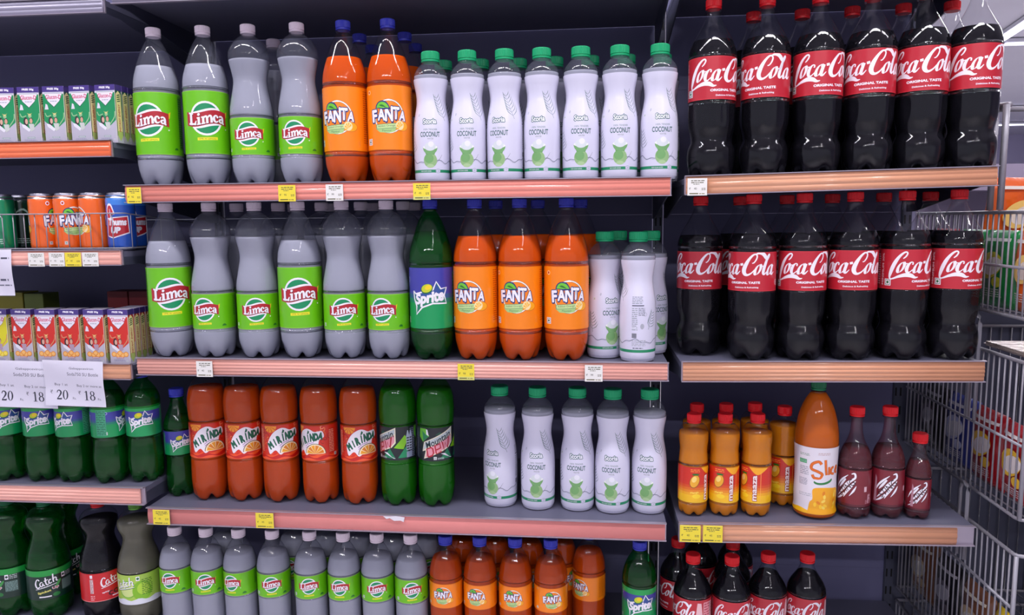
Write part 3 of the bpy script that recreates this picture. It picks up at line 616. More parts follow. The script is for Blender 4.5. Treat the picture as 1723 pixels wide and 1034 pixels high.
def label_catch_cola(R, h, k):
    a = Art(); a.rect(-pi*R, pi*R, 0, h, (204, 24, 34))
    for c in (0, pi*R, -pi*R):
        a.text('cola', c+.35*k, h*.30, .62*k, (70, 14, 20), w=1.6*k, bold=.03, rot=.18); a.sub(catch_word(k), c, h*.66); a.text('spicy', c-.62*k, h*.30, .16*k, WHITE, w=.6*k, bold=.04, rot=.15); a.rect(c-.1*k, c+.9*k, h*.10, h*.135, WHITE)
        q = c-1.75*k; a.rect(q-.003, q+.003, h*.84, h*.95, WHITE); a.rect(q-.004, q+.004, h*.30, h*.80, (236, 210, 215)); a.lines(q-.0035, q+.0035, h*.3, h*.8, 12, (120, 20, 30)); a.lines(q-.004, q+.006, h*.05, h*.24, 3, (240, 180, 185))
    a.rect(-pi*R, pi*R, 0, h*.02, (240, 150, 150)); return a
def label_catch_lime(R, h, k):
    a = Art(); a.rect(-pi*R, pi*R, 0, h, (168, 204, 80))
    for c in (0, pi*R, -pi*R):
        a.ell(c+.25*k, h*.52, .85*k, .30*h, (120, 186, 50)); a.ell(c+.25*k, h*.52, .75*k, .26*h, (208, 224, 140)); a.ell(c+1.5*k, h*.45, .8*k, .34*h, (130, 190, 30)); a.ell(c+1.6*k, h*.52, .5*k, .2*h, (176, 216, 60)); a.lines(c+1.5*k, c+2.4*k, h*.3, h*.85, 9, (70, 120, 20))
        a.rect(c+1.2*k-.004, c+1.2*k+.004, h*.80, h*.94, WHITE); a.ell(c+1.2*k, h*.87, .003, .003, (10, 110, 50)); a.sub(catch_word(k, (40, 110, 40)), c+.03*k, h*.63); a.sub(catch_word(k), c, h*.65)
    n = 40; a.poly([(-pi*R, 0), (pi*R, 0)]+[(pi*R-2*pi*R*i/n, h*(.17+.035*sin(i*1.3))) for i in range(n+1)], (224, 226, 236)); return a

# ---------------------------------------------------------------- bottle kinds
def kind(**k): return k
D_T = [(.033, 0), (.0405, .005), (.0455, .016), (.0500, .034), (.0524, .052), (.0530, .066), (.0528, .072), (.0528, .208), (.0530, .213), (.0524, .232), (.0485, .252), (.0398, .278), (.031, .302), (.021, .321), (.0150, .329), (.0140, .334)]
D_C = [(.033, 0), (.0395, .005), (.0440, .016), (.0478, .035), (.0486, .060), (.0482, .068), (.0482, .148), (.0485, .153), (.0478, .172), (.0430, .198), (.0385, .222), (.0380, .236), (.0410, .253), (.0452, .272), (.0462, .288), (.0425, .302), (.0330, .317), (.021, .327), (.0150, .331), (.0140, .335)]
D_K = [(.037, 0), (.045, .006), (.049, .018), (.0515, .04), (.0500, .058), (.0452, .070), (.0440, .077), (.0465, .090), (.0500, .104), (.0512, .130), (.0510, .150), (.0505, .153), (.0505, .236), (.0515, .239), (.0500, .254), (.0430, .272), (.0310, .292), (.0200, .312), (.0140, .328), (.0135, .336)]
D_M = [(.034, 0), (.041, .005), (.0445, .014), (.0466, .035), (.0470, .06), (.0462, .10), (.0455, .107), (.0455, .190), (.0462, .195), (.0480, .220), (.0478, .243), (.0450, .262), (.0390, .278), (.0270, .296), (.0165, .308), (.0140, .313)]
D_K = [(r, z*1.03) for r, z in D_K]
def rscale(P, f): return [(r*f, z) for r, z in P]
D_T = rscale(D_T, .925); D_K = rscale(D_K, .965); D_C = rscale(D_C, .975); D_M = rscale(D_M, .918)
D_S = [(.034, 0), (.0390, .005), (.0402, .02), (.0410, .06), (.0412, .10), (.0395, .132), (.0345, .160), (.0326, .176), (.0343, .195), (.0378, .212), (.0388, .224), (.0380, .232), (.0330, .242), (.0240, .252), (.0185, .256), (.0175, .262)]
D_S = rscale(D_S, .95)
D_Z = [(.026, 0), (.0305, .004), (.0325, .014), (.0332, .03), (.0328, .033), (.0328, .113), (.0333, .116), (.0318, .138), (.0312, .150), (.0330, .165), (.0334, .180), (.0312, .192), (.0240, .202), (.0150, .207), (.0135, .211)]
D_Z = rscale(D_Z, .98)
D_I = [(.038, 0), (.0445, .004), (.0450, .012), (.0428, .020), (.0438, .05), (.0428, .085), (.0440, .12), (.0450, .152), (.0460, .162), (.0455, .185), (.0420, .21), (.0355, .236), (.026, .258), (.0170, .272), (.0140, .280), (.0135, .283)]
D_G_ = 0
D_G = [(.026, 0), (.0315, .004), (.0335, .012), (.0340, .026), (.0336, .028), (.0336, .108), (.0340, .112), (.0325, .132), (.0270, .150), (.0190, .166), (.0140, .182), (.0120, .200), (.0115, .216), (.0125, .222)]
D_g = [(.020, 0), (.0245, .003), (.0258, .010), (.0260, .019), (.0256, .021), (.0256, .088), (.0260, .090), (.0250, .104), (.0205, .122), (.0150, .136), (.0120, .150), (.0115, .162), (.0125, .167)]
D_L = [(.030, 0), (.0355, .005), (.0385, .015), (.0408, .035), (.0414, .06), (.0400, .10), (.0405, .15), (.0405, .158), (.0400, .160), (.0400, .216), (.0410, .219), (.0395, .236), (.0345, .254), (.0260, .272), (.0175, .285), (.0140, .292), (.0135, .296)]
D_k = [(.030, 0), (.037, .005), (.0400, .015), (.0420, .035), (.0370, .065), (.0405, .09), (.0422, .115), (.0420, .190), (.0428, .193), (.0412, .203), (.0350, .217), (.0265, .230), (.0190, .243), (.0148, .254), (.0135, .262)]
D_P = [(.030, 0), (.0360, .005), (.0395, .014), (.0418, .035), (.0414, .065), (.0382, .092), (.0386, .108), (.0400, .114), (.0400, .178), (.0412, .182), (.0405, .200), (.0350, .216), (.0250, .232), (.0165, .243), (.0140, .249), (.0135, .253)]
D_p = [(.024, 0), (.0290, .004), (.0320, .014), (.0338, .035), (.0330, .06), (.0310, .082), (.0325, .10), (.0334, .106), (.0334, .164), (.0340, .167), (.0325, .182), (.0260, .202), (.0185, .220), (.0145, .236), (.0135, .246)]
D_H = [(.038, 0), (.0440, .005), (.0480, .016), (.0503, .045), (.0495, .060), (.0495, .129), (.0498, .133), (.0484, .150), (.0440, .170), (.0376, .188), (.0338, .205), (.0352, .218), (.0415, .234), (.0438, .247), (.0410, .261), (.0300, .273), (.0165, .281), (.0140, .285)]
D_P = rscale(D_P, .96); D_L = rscale(D_L, .965); D_KL = [(r, z/1.03) for r, z in D_K]
K = dict(
 lemon_tall=kind(prof=D_T, R=.0489, feet=5, lab=(.072, .208), art=lambda: label_limca(.0489, .136, .0445), liq=.268, drink='drink_cloudy', shell='pet_milky', cap='cap_white', cr=.0160, H=.355),
 lemon_waist=kind(prof=D_C, R=.0470, feet=5, lab=(.068, .148), art=lambda: label_limca(.0470, .080, .0325), liq=.276, drink='drink_cloudy', shell='pet_milky', cap='cap_white', cr=.0160, H=.355),
 orange_tall=kind(prof=D_T, R=.0489, feet=5, lab=(.072, .208), art=lambda: label_fanta(.0489, .136, .041), liq=.274, drink='drink_orange', shell='pet_clear', cap='cap_blue', cr=.0160, H=.355),
 green_tall=kind(prof=D_T, R=.0489, feet=5, lab=(.072, .206), art=lambda: label_sprite(.0489, .134, .0405), liq=.285, drink='drink_clear_green', shell='pet_green', cap='cap_blue', cr=.0160, H=.355),
 cola=kind(prof=D_K, R=.0488, feet=5, lab=(.158, .244), art=lambda: label_coke(.0488, .086, .066), liq=.282, drink='drink_cola', shell='pet_clear', cap='cap_red', cr=.0160, H=.367, flute=(.098, .155, 12, .0022)),
 cola_lower=kind(prof=D_KL, R=.0488, feet=5, lab=(.149, .231), art=lambda: label_coke(.0488, .082, .064), liq=.266, drink='drink_cola', shell='pet_clear', cap='cap_red', cr=.0160, H=.352, flute=(.095, .147, 12, .0022)),
 orange_round=kind(prof=D_M, R=.0419, feet=5, lab=(.107, .190), art=lambda: label_mirinda(.0419, .083, .037), liq=.272, drink='drink_red_orange', shell='pet_clear', cap='cap_green', cr=.0155, H=.333, fh=.045),
 green_round=kind(prof=D_M, R=.0419, feet=5, lab=(.112, .190), art=lambda: label_dew(.0419, .078, .037), liq=.274, drink='drink_citrus_green', shell='pet_light_green', cap='cap_green', cr=.0155, H=.333, fh=.045),
 coconut=kind(prof=D_S, R=.039, feet=0, lab=(.002, .221), art=lambda: label_storia(.039, .219), liq=.229, drink='drink_cloudy', shell='pet_milky', cap='cap_green', cr=.0198, H=.281, gv=.008, body=True),
 mango=kind(prof=D_Z, R=.0322, feet=6, lab=(.033, .113), art=lambda: label_maaza(.0322, .080), liq=.186, drink='drink_mango', shell='pet_clear', cap='cap_red', cr=.0155, H=.227, fh=.02, fd=.006),
 mango_large=kind(prof=D_I, R=.044, feet=0, lab=(.012, .160), art=lambda: label_slice(.044, .148), liq=.272, drink='drink_deep_mango', shell='pet_clear', cap='cap_dkgreen', cr=.0155, H=.299, gv=.012),
 red_tall=kind(prof=D_G, R=.0336, feet=5, lab=(.028, .108), art=lambda: label_sting(.0336, .080), liq=.155, drink='drink_red', shell='pet_red', cap='cap_red', cr=.0150, H=.242, fh=.02, fd=.006),
 red_small=kind(prof=D_g, R=.0256, feet=5, lab=(.021, .088), art=lambda: label_sting(.0256, .067), liq=.125, drink='drink_red', shell='pet_red', cap='cap_red', cr=.0150, H=.185, fh=.02, fd=.005),
 lemon_small=kind(prof=D_L, R=.0388, feet=5, lab=(.160, .216), art=lambda: label_limca(.0388, .056, .0235), liq=.258, drink='drink_cloudy', shell='pet_milky', cap='cap_white', cr=.0160, H=.313),
 orange_small=kind(prof=D_L, R=.0388, feet=5, lab=(.152, .210), art=lambda: label_fanta(.0388, .058, .0235), liq=.262, drink='drink_red_orange', shell='pet_clear', cap='cap_blue', cr=.0160, H=.313),
 green_small=kind(prof=D_L, R=.0388, feet=5, lab=(.130, .212), art=lambda: label_sprite(.0388, .082, .031, .62, True), liq=.25, drink='drink_clear_green', shell='pet_green', cap='cap_blue', cr=.0160, H=.313),
 cola_small=kind(prof=D_k, R=.0420, feet=5, lab=(.116, .190), art=lambda: label_coke_small(.0420, .074, .046), liq=.236, drink='drink_cola', shell='pet_clear', cap='cap_red', cr=.0160, H=.282, flute=(.07, .112, 12, .002)),
 green_waist=kind(prof=D_P, R=.0384, feet=5, lab=(.114, .186), art=lambda: label_sprite(.0384, .072, .028, .5, True), liq=.215, drink='drink_clear_green', shell='pet_green', cap='cap_blue', cr=.0155, H=.270),
 green_slim=kind(prof=D_p, R=.0334, feet=5, lab=(.106, .164), art=lambda: label_sprite(.0334, .058, .0235), liq=.195, drink='drink_clear_green', shell='pet_green', cap='cap_blue', cr=.0165, H=.264),
 green_pinched=kind(prof=D_H, R=.0496, feet=5, lab=(.056, .131), art=lambda: label_catch_green(.0496, .075, .027), liq=.25, drink='drink_clear_green', shell='pet_green', cap='cap_dkgreen', cr=.0155, H=.302, fh=.05),
 cola_pinched=kind(prof=D_H, R=.0496, feet=5, lab=(.056, .128), art=lambda: label_catch_cola(.0496, .072, .027), liq=.25, drink='drink_cola', shell='pet_clear', cap='cap_red', cr=.0155, H=.302, fh=.05),
 lime_pinched=kind(prof=D_H, R=.0496, feet=5, lab=(.056, .131), art=lambda: label_catch_lime(.0496, .075, .027), liq=.255, drink='drink_lime', shell='pet_clear', cap='cap_lime', cr=.0155, H=.302, fh=.05),
)
def smooth_prof(p, n=3):
    return [(max(r, .001), z) for r, z in catmull(p, n)]
def make_cap(r, z0, z1, m_, parent):
    bm = bmesh.new(); seg = 72; rings = []
    h = z1-z0
    spec = [(r*.94, z0, 0), (r*1.0, z0+.0005, 0), (r*1.0, z0+.0036, 0), (r*.93, z0+.0040, 0), (r*.93, z0+.0050, 0), (r*.985, z0+.0055, 1), (r*.985, z1-.0025, 1), (r*.95, z1-.0008, 0), (r*.86, z1, 0)]
    for rr, z, kn in spec:
        rings.append([bm.verts.new(((rr+(kn*(.0005 if k % 2 else -.0002)))*sin(2*pi*k/seg), -(rr+(kn*(.0005 if k % 2 else -.0002)))*cos(2*pi*k/seg), z)) for k in range(seg)])
    for A, B in zip(rings, rings[1:]):
        for k in range(seg): bm.faces.new((A[k], A[(k+1) % seg], B[(k+1) % seg], B[k]))
    bm.faces.new(rings[-1]); bm.faces.new(rings[0][::-1])
    return bm_obj('cap', bm, m_, parent)
PROTO = {}
def make_bottle(kn):
    q = K[kn]; root = empty({'coconut': 'coconut_water_bottle', 'mango': 'juice_bottle', 'mango_large': 'juice_bottle', 'red_tall': 'energy_drink_bottle', 'red_small': 'energy_drink_bottle'}.get(kn, 'soda_bottle'))
    fh = q.get('fh', .04); fd = q.get('fd', .010); P = smooth_prof(q['prof']); f = prof_fn(P)
    zc = q['H']-(.0205 if kn != 'coconut' else .022)
    # shell with the neck thread and support ring
    neck = [(q['cr']*.80, zc-.0035), (q['cr']*1.02, zc-.0030), (q['cr']*1.02, zc-.0018), (q['cr']*.80, zc-.0012), (q['cr']*.80, zc+.012)]
    SP = [p for p in P if p[1] < zc-.004]+neck
    bm = bmesh.new(); lathe(bm, SP, 50, q['feet'], fh, fd, True, 0, q.get('flute')); bm_obj('bottle_body', bm, MATS[q['shell']], root, True)
    # the drink inside, up to its level
    lq = [p for p in P if p[1] < q['liq']-.001]+[(f(q['liq']), q['liq'])]
    bm = bmesh.new(); lathe(bm, lq, 50, q['feet'], fh, fd, True, .0011, q.get('flute')); o = bm_obj('drink', bm, MATS[q['drink']], root, True)
    art = q['art'](); z0, z1 = q['lab']
    wrap_label(art, 'label', q['R'], (lambda z: max(f(z), 0)+.0003) if kn in ('coconut', 'mango_large') else (lambda z: q['R']+.0004), z0, z1, root, gv=q.get('gv'))
    make_cap(q['cr'], zc, q['H'], MATS[q['cap']], root)
    return root
def dup(root, name=None):
    r = root.copy(); COL.objects.link(r)
    for c in root.children:
        d = c.copy(); COL.objects.link(d); d.parent = r
        for g in c.children: e = g.copy(); COL.objects.link(e); e.parent = d
    return r
SPOTS = []
def bottle(kn, X, Y, Z, s, label, cat, group):
    if kn not in PROTO: PROTO[kn] = make_bottle(kn); r = PROTO[kn]; 
    else: r = dup(PROTO[kn])
    rz = atan2(CP.x-X, -(CP.y-Y))+asin(max(-1, min(1, s)))
    r.location = (X, Y, Z); r.rotation_euler = (0, 0, rz); tag(r, label, cat, group); return r

# ---------------------------------------------------------------- setting: floor, ceiling, walls
def structure(name, bm, m_): o = bm_obj(name, bm, m_); o['kind'] = 'structure'; return o
bm = bmesh.new(); box(bm, -6, 12, -8, 18, -.05, 0); structure('floor', bm, mat('floor_tile', (205, 202, 206), .25, noise=.05, nscale=3))
bm = bmesh.new(); box(bm, -6, 12, -8, 18, CEIL, CEIL+.05); structure('ceiling', bm, mat('ceiling_paint', (216, 214, 226), .8, noise=.03, nscale=2))
bm = bmesh.new(); box(bm, -6, 12, 17.9, 18, 0, CEIL); structure('wall_back', bm, mat('wall_paint', (196, 190, 214), .8, noise=.03, nscale=2))
bm = bmesh.new(); box(bm, 11.9, 12, -8, 17.9, 0, CEIL); structure('wall_right', bm, MATS['wall_paint'])
ORD = ['first', 'second', 'third', 'fourth', 'fifth', 'sixth', 'seventh', 'eighth', 'ninth', 'tenth']
# tube fixtures that give the lamps their housing (above the aisle) and the ones seen far off at the right
def fixture(x0, x1, y0, y1, z, label, lit=7.0):
    t = empty('tube_light', ((x0+x1)/2, (y0+y1)/2, z)); tag(t, label, 'ceiling light', 'ceiling tube lights')
    d = Vector((x1-x0, y1-y0, 0)); ln = d.length; t.rotation_euler.z = atan2(d.y, d.x)
    bm = bmesh.new(); box(bm, -ln/2, ln/2, -.06, .06, .02, .06); bm_obj('housing', bm, mat('fixture_white', (220, 220, 228), .4), t)
    bm = bmesh.new(); box(bm, -ln/2+.01, ln/2-.01, -.04, .04, .0, .019, .004); bm_obj('diffuser', bm, mat('tube_glow%d' % int(lit*10), (240, 240, 255), .4, emit=(226, 228, 255), es=lit), t)
    return t
a_ = atZ(1655, 88, CEIL-.07); b_ = atZ(1760, 20, CEIL-.07)
fixture(a_.x, b_.x, a_.y, b_.y, CEIL-.07, 'long bright tube light running diagonally overhead at top right', 4)
a_ = atZ(1600, 188, CEIL-.07); fixture(a_.x, a_.x+4.2, a_.y, a_.y-.3, CEIL-.07, 'bright horizontal tube light beside the shelf end at top right', 9)
a_ = atZ(1600, 213, CEIL-.07); fixture(a_.x, a_.x+5, a_.y, a_.y, CEIL-.07, 'thin distant tube light below the bright horizontal one', 5)
a_ = atZ(1690, 76, CEIL-.07); fixture(a_.x, a_.x+2, a_.y, a_.y, CEIL-.07, 'faint short tube light under the diagonal tube', 1.5)

# ---------------------------------------------------------------- gondola shelving
BACK = .43
def rail(bm, x0, x1, z0a, z0b, h, y=0.0, ridges=3):
    # ribbed price strip: a profile swept from end to end (z given at both ends)
    n = 60; prof = []
    for i in range(n+1):
        t = i/n; yy = y-.004-.0030*sin(pi*t)-(.0016*abs(sin(ridges*pi*t))); prof.append((yy, -h*t))
    rows = []
    for (x, zt) in ((x0, z0a), (x1, z0b)):
        rows.append([bm.verts.new((x, yy, zt+dz)) for yy, dz in prof]+[bm.verts.new((x, y+.001, zt-h)), bm.verts.new((x, y+.001, zt))])
    N = len(rows[0])
    for k in range(N): bm.faces.new((rows[0][k], rows[0][(k+1) % N], rows[1][(k+1) % N], rows[1][k]))
    bm.faces.new(rows[0][::-1]); bm.faces.new(rows[1])
def sbox(bm, x0, x1, y0, y1, za, zb, t):   # board with its top at za (left) .. zb (right), thickness t
    vs = [bm.verts.new(p) for p in ((x0, y0, za-t), (x1, y0, zb-t), (x1, y1, zb-t), (x0, y1, za-t), (x0, y0, za), (x1, y0, zb), (x1, y1, zb), (x0, y1, za))]
    for f in ((3, 2, 1, 0), (4, 5, 6, 7), (0, 1, 5, 4), (1, 2, 6, 5), (2, 3, 7, 6), (3, 0, 4, 7)): bm.faces.new([vs[i] for i in f])
SH = {}
def shelf(key, x0, x1, za, zb, lip, strip, label, strip_x=None, raise_=.004, ridges=3):
    t = empty('gondola_shelf', (0, 0, 0)); tag(t, label, 'shelf', 'gondola shelves')
    bm = bmesh.new(); sbox(bm, x0, x1, .002, BACK-.009, za-raise_, zb-raise_, .012)
    bm_obj('deck', bm, SHELFM, t)
    bm = bmesh.new(); sbox(bm, x0, x1, -.001, .003, za, zb, lip)
    sbox(bm, x0, x1, -.009, -.001, za+.0012, zb+.0012, .0018); sbox(bm, x0, x1, -.009, -.001, za-lip+.0012, zb-lip+.0012, .0018)
    bm_obj('rail_frame', bm, ALU, t)
    sx0, sx1 = strip_x or (x0+.003, x1-.003); f = lambda x: za+(zb-za)*(x-x0)/(x1-x0)
    bm = bmesh.new(); rail(bm, sx0, sx1, f(sx0)-.001, f(sx1)-.001, lip-.002, 0, ridges); o = bm_obj('price_strip', bm, MATS[strip], t, False); o.data.shade_smooth()
    for (x, z, sg) in ((x0+.0005, za, 1), (x1-.0035, zb, -1)):
        bm = bmesh.new(); vs0 = [(.004, z-raise_-.0005), (BACK-.02, z-raise_-.0005), (BACK-.02, z-.085), (BACK-.07, z-.085), (.06, z-lip), (.004, z-lip)]
        A = [bm.verts.new((x, y, zz)) for y, zz in vs0]; B = [bm.verts.new((x+.003, y, zz)) for y, zz in vs0]
        bm.faces.new(A); bm.faces.new(B[::-1])
        for k in range(6): bm.faces.new((A[k], B[k], B[(k+1) % 6], A[(k+1) % 6]))
        bmesh.ops.recalc_face_normals(bm, faces=bm.faces); bm_obj('end_bracket', bm, DARKM, t)
    SH[key] = (x0, x1, za-raise_, zb-raise_, lip); return t
def top_z(key, x): x0, x1, a, b, l = SH[key]; return a+(b-a)*(x-x0)/(x1-x0)
shelf('M0', 0, 1.2, 1.826, 1.826, .034, 'strip_grey', 'topmost shelf of the middle bay, only its front edge in view')
shelf('M1', 0, 1.2, 1.404, 1.404, .038, 'strip_salmon', 'top middle shelf with salmon price strip under lemon, orange and coconut bottles')
shelf('M2', 0, 1.2, 1.0145, 1.0145, .039, 'strip_salmon_sheen', 'second middle shelf with ribbed salmon strip under the row of six white-capped bottles', ridges=5)
shelf('M3', 0, 1.2, .6587, .6587, .039, 'strip_pink', 'third middle shelf with plain dusty pink strip under red-orange bottles', raise_=.001, ridges=0)
shelf('M4', 0, 1.2, .277, .277, .039, 'strip_pink', 'lowest middle shelf under small white-capped bottles')
shelf('R0', 1.2265, 1.836, 1.845, 1.845, .034, 'strip_grey', 'topmost shelf of the right bay, above the picture')
shelf('R1', 1.2265, 1.836, 1.405, 1.4155, .038, 'strip_tan', 'top right shelf with tan strip under the upper row of cola bottles')
shelf('R2', 1.2265, 1.836, 1.0175, 1.0245, .043, 'strip_tan', 'second right shelf with ribbed tan strip under lower cola row', ridges=5)
shelf('R3', 1.2265, 1.836, .661, .6725, .041, 'strip_tan', 'third right shelf with tan strip under mango and red drinks', strip_x=(1.230, 1.800), raise_=.001)
shelf('R4', 1.2265, 1.836, .280, .285, .041, 'strip_tan', 'lowest right shelf under the small cola bottles')
LX = -1.21
shelf('L0', LX, -.018, 1.807, 1.806, .031, 'strip_grey', 'topmost left shelf with grey front edge, at upper left corner')
shelf('L1', LX, -.024, 1.5035, 1.5035, .036, 'strip_orange', 'left shelf with bright orange strip under green powder boxes')
shelf('L2', LX, -.018, 1.2605, 1.2605, .034, 'strip_salmon_sheen', 'left shelf with salmon strip under the cans behind wire fence')
shelf('L3', LX, -.014, 1.000, 1.000, .036, 'strip_tan', 'left shelf under red powder boxes with paper signs hung on it')
shelf('L4', LX, -.003, .702, .7065, .041, 'strip_salmon_sheen', 'left shelf with ribbed salmon strip under green soda bottles', strip_x=(LX, -.014), raise_=.001, ridges=5)
shelf('L5', LX, -.016, .345, .345, .041, 'strip_pink', 'lowest left shelf, grey deck under pinched bottles')
# back frame of the gondola
fr = empty('gondola_unit', (0, BACK, 0)); tag(fr, 'dark navy shelving frame with back panels and slotted posts behind the drinks', 'shelving frame')
for (x0, x1) in ((-1.2, -.012), (.012, 1.198), (1.228, 1.832)):
    z = 0.05
    while z < 2.1:
        bm = bmesh.new(); box(bm, x0-.0, x1, .0, .012, z+.0002, min(z+.32, 2.15)-.0002); bm_obj('back_panel', bm, BACKM, fr); z += .32
for x in (-.006, 1.213, 1.842):
    bm = bmesh.new(); box(bm, x-.012, x+.012, -.006, .02, 0, 2.15, .002); o = bm_obj('slotted_post', bm, DARKM, fr)
    bm = bmesh.new()
    for i in range(40):
        zz = .1+i*.05
        for dx in (-.006, .006): box(bm, x+dx-.002, x+dx+.002, -.0068, -.0062, zz, zz+.022)
    bm_obj('post_slots', bm, mat('slot_black', (8, 8, 12), .8), o)['kind'] = 'stuff'
bm = bmesh.new(); box(bm, -1.2, 1.84, .05, BACK-.01, 0, .12); tag(bm_obj('base_plinth', bm, DARKM), 'dark plinth on the floor under the shelving, out of view', 'plinth')

# ---------------------------------------------------------------- bottles, row by row (px centre, logo offset)
def row(kn, shelfk, items, Yf, labelf, cat, group):
    R = max(r for r, z in K[kn]['prof']); out = []
    for i, it in enumerate(items):
        px, s = it[0], it[1]; Y = (it[2] if len(it) > 2 else Yf)+R; z = SH[shelfk][2]
        for _ in range(2): X = x_on(px, Y, z+K[kn]['H']*.35); z = top_z(shelfk, X)
        out.append(bottle(kn, X, Y, z+(.0013 if shelfk[0] == 'R' else .0004), s, labelf(i) if callable(labelf) else labelf[i], cat, group))
    return out
SB = 'soda bottle'
G1 = 'drink bottles on the top middle shelf'
row('lemon_tall', 'M1', [(268, -.45), (350, -.05)], .012, ['leftmost bottle on the top middle shelf, tall cloudy lemon, logo cut at left edge', 'tall cloudy lemon bottle with large centred logo, second on top middle shelf'], SB, G1)
row('lemon_waist', 'M1', [(425, -.22), (506, -.3)], .016, ['waisted cloudy lemon bottle, third on the top middle shelf', 'waisted cloudy lemon bottle just left of the orange bottles, top middle shelf'], SB, G1)
row('orange_tall', 'M1', [(583, -.38), (657, -.05)], .012, ['left of the two front orange soda bottles on top middle shelf', 'orange soda bottle beside the coconut bottles, top middle shelf, full logo'], SB, G1)
row('orange_tall', 'M1', [(600, .6), (618, .9), (672, .6), (688, -.8)], .1, ['x']*4, SB, 'orange bottles behind the front pair on the top middle shelf') if 0 else None
def behind(kn, shelfk, pts, labels, cat, group):
    R = max(r for r, z in K[kn]['prof'])
    for (px, Y, s), lb in zip(pts, labels):
        z = SH[shelfk][2]
        for _ in range(2): X = x_on(px, Y, z+K[kn]['H']*.95); z = top_z(shelfk, X)
        bottle(kn, X, Y, z+(.0013 if shelfk[0] == 'R' else .0004), s, lb, cat, group)
behind('orange_tall', 'M1', [(605, .180, .9), (626, .292, .5), (681, .180, .9), (699, .292, .5)],
       ['orange soda bottle directly behind the left front orange one, top middle shelf', 'orange soda bottle deepest behind the left front orange one, blue cap showing', 'orange soda bottle directly behind the right front orange one, top middle shelf', 'orange soda bottle deepest behind the right front orange one, beside first coconut bottle'], SB, 'orange bottles behind the front pair on the top middle shelf')
behind('lemon_waist', 'M1', [(460, .200, .9)], ['cloudy lemon bottle hidden between the two waisted ones, top middle shelf'], SB, G1)
GC = 'coconut water bottles on the top middle shelf'; CB = 'coconut water bottle'
row('coconut', 'M1', [(727, -.12), (788, -.1), (850, -.38), (912, -.22), (977, .02), (1042, .05), (1109, .18)], .014,
    lambda i: ['white coconut water bottle next to the orange soda, top middle shelf', 'second white coconut water bottle from left, front of top middle shelf', 'third coconut water bottle on top middle shelf, turned left with leaf print showing', 'fourth coconut water bottle, centre of the seven in front on top middle shelf', 'fifth coconut water bottle from left, front of top middle shelf', 'sixth coconut water bottle, second from the right end of top middle shelf', 'last coconut water bottle at the right end of top middle shelf'][i], CB, GC)
behind('coconut', 'M1', [(746, .145, -.5), (808, .145, .3), (872, .150, -.6), (934, .145, .5), (997, .145, .4), (1058, .145, -.3), (1106, .150, .9)],
       ['coconut water bottle behind the %s one of the top front row' % ORD[i] for i in range(7)], CB, 'coconut water bottles in the back row of the top middle shelf')
# right, top
COLA = ['%s cola bottle from left in the front of the top right shelf' % ORD[i] for i in range(5)]+['cola bottle at the right end of top right shelf, against the ceiling lights']
row('cola', 'R1', [(1197, .50), (1286, -.32), (1374, .42), (1461, -.02), (1549, .02), (1634, .45)], .012, COLA, SB, 'cola bottles in front on the top right shelf')
behind('cola', 'R1', [(1268, .18, .3), (1350, .18, .5), (1434, .18, .2), (1520, .18, .6), (1602, .18, .2)], ['second-row cola bottle behind the %s front one, top right shelf' % ORD[i] for i in range(5)], SB, 'cola bottles in the second row of the top right shelf')
# middle, second
G2 = 'drink bottles on the second middle shelf'
row('lemon_tall', 'M2', [(288, 0), (507, -.1)], .008, ['leftmost bottle on second middle shelf, tall cloudy lemon', 'tall cloudy lemon bottle between waisted ones on second middle shelf'], SB, G2)
row('lemon_waist', 'M2', [(360, -.48), (435, -.15), (580, -.08), (654, -.35)], .010, ['waisted lemon bottle turned left with fine print, second on second middle shelf', 'third bottle on second middle shelf, waisted cloudy lemon', 'waisted lemon bottle right of the tall one in mid shelf row', 'waisted lemon bottle beside the blue and green labelled bottle, second middle shelf'], SB, G2)
row('green_tall', 'M2', [(728, -.12)], .008, ['tall green soda bottle with blue-green label between lemon and orange'], SB, G2)
row('orange_tall', 'M2', [(800, -.35), (875, -.18), (953, .12)], .008, ['left of three orange soda bottles on second middle shelf', 'middle of three orange soda bottles on second middle shelf', 'right of three orange soda bottles on second middle shelf, beside coconut water'], SB, G2)
behind('lemon_waist', 'M2', [(398, .17, .5), (468, .17, .6), (541, .17, .4), (607, .17, .9), (678, .17, .3)], ['cloudy lemon bottle behind the gap after the %s front bottle, second middle shelf' % ORD[i+1] for i in range(5)], SB, 'lemon bottles in the second row of the second middle shelf')
behind('lemon_tall', 'M2', [(497, .285, .5), (556, .285, .6), (628, .285, .4), (697, .285, .9)], ['cloudy lemon bottle in the deepest row after the %s front bottle, second middle shelf' % ORD[i+2] for i in range(4)], SB, 'lemon bottles in the deepest row of the second middle shelf')
behind('orange_tall', 'M2', [(838, .18, .5), (912, .18, .6), (972, .18, .6)], ['dim orange soda bottle behind the %s orange bottle of second middle shelf' % ORD[i] for i in range(3)], SB, 'orange bottles in the second row of the second middle shelf')
row('coconut', 'M2', [(1017, .45, .05), (1073, .0, .010)], .03, ['shaded coconut water bottle beside the orange soda, second middle shelf', 'brightest coconut water bottle, back label with fine print turned forward'], CB, 'coconut water bottles on the second middle shelf')
behind('coconut', 'M2', [(1034, .19, -.3), (1096, .15, .7)], ['coconut water bottle hidden behind the shaded one, green cap showing', 'coconut water bottle peeking out right of the brightest one'], CB, 'coconut water bottles on the second middle shelf')
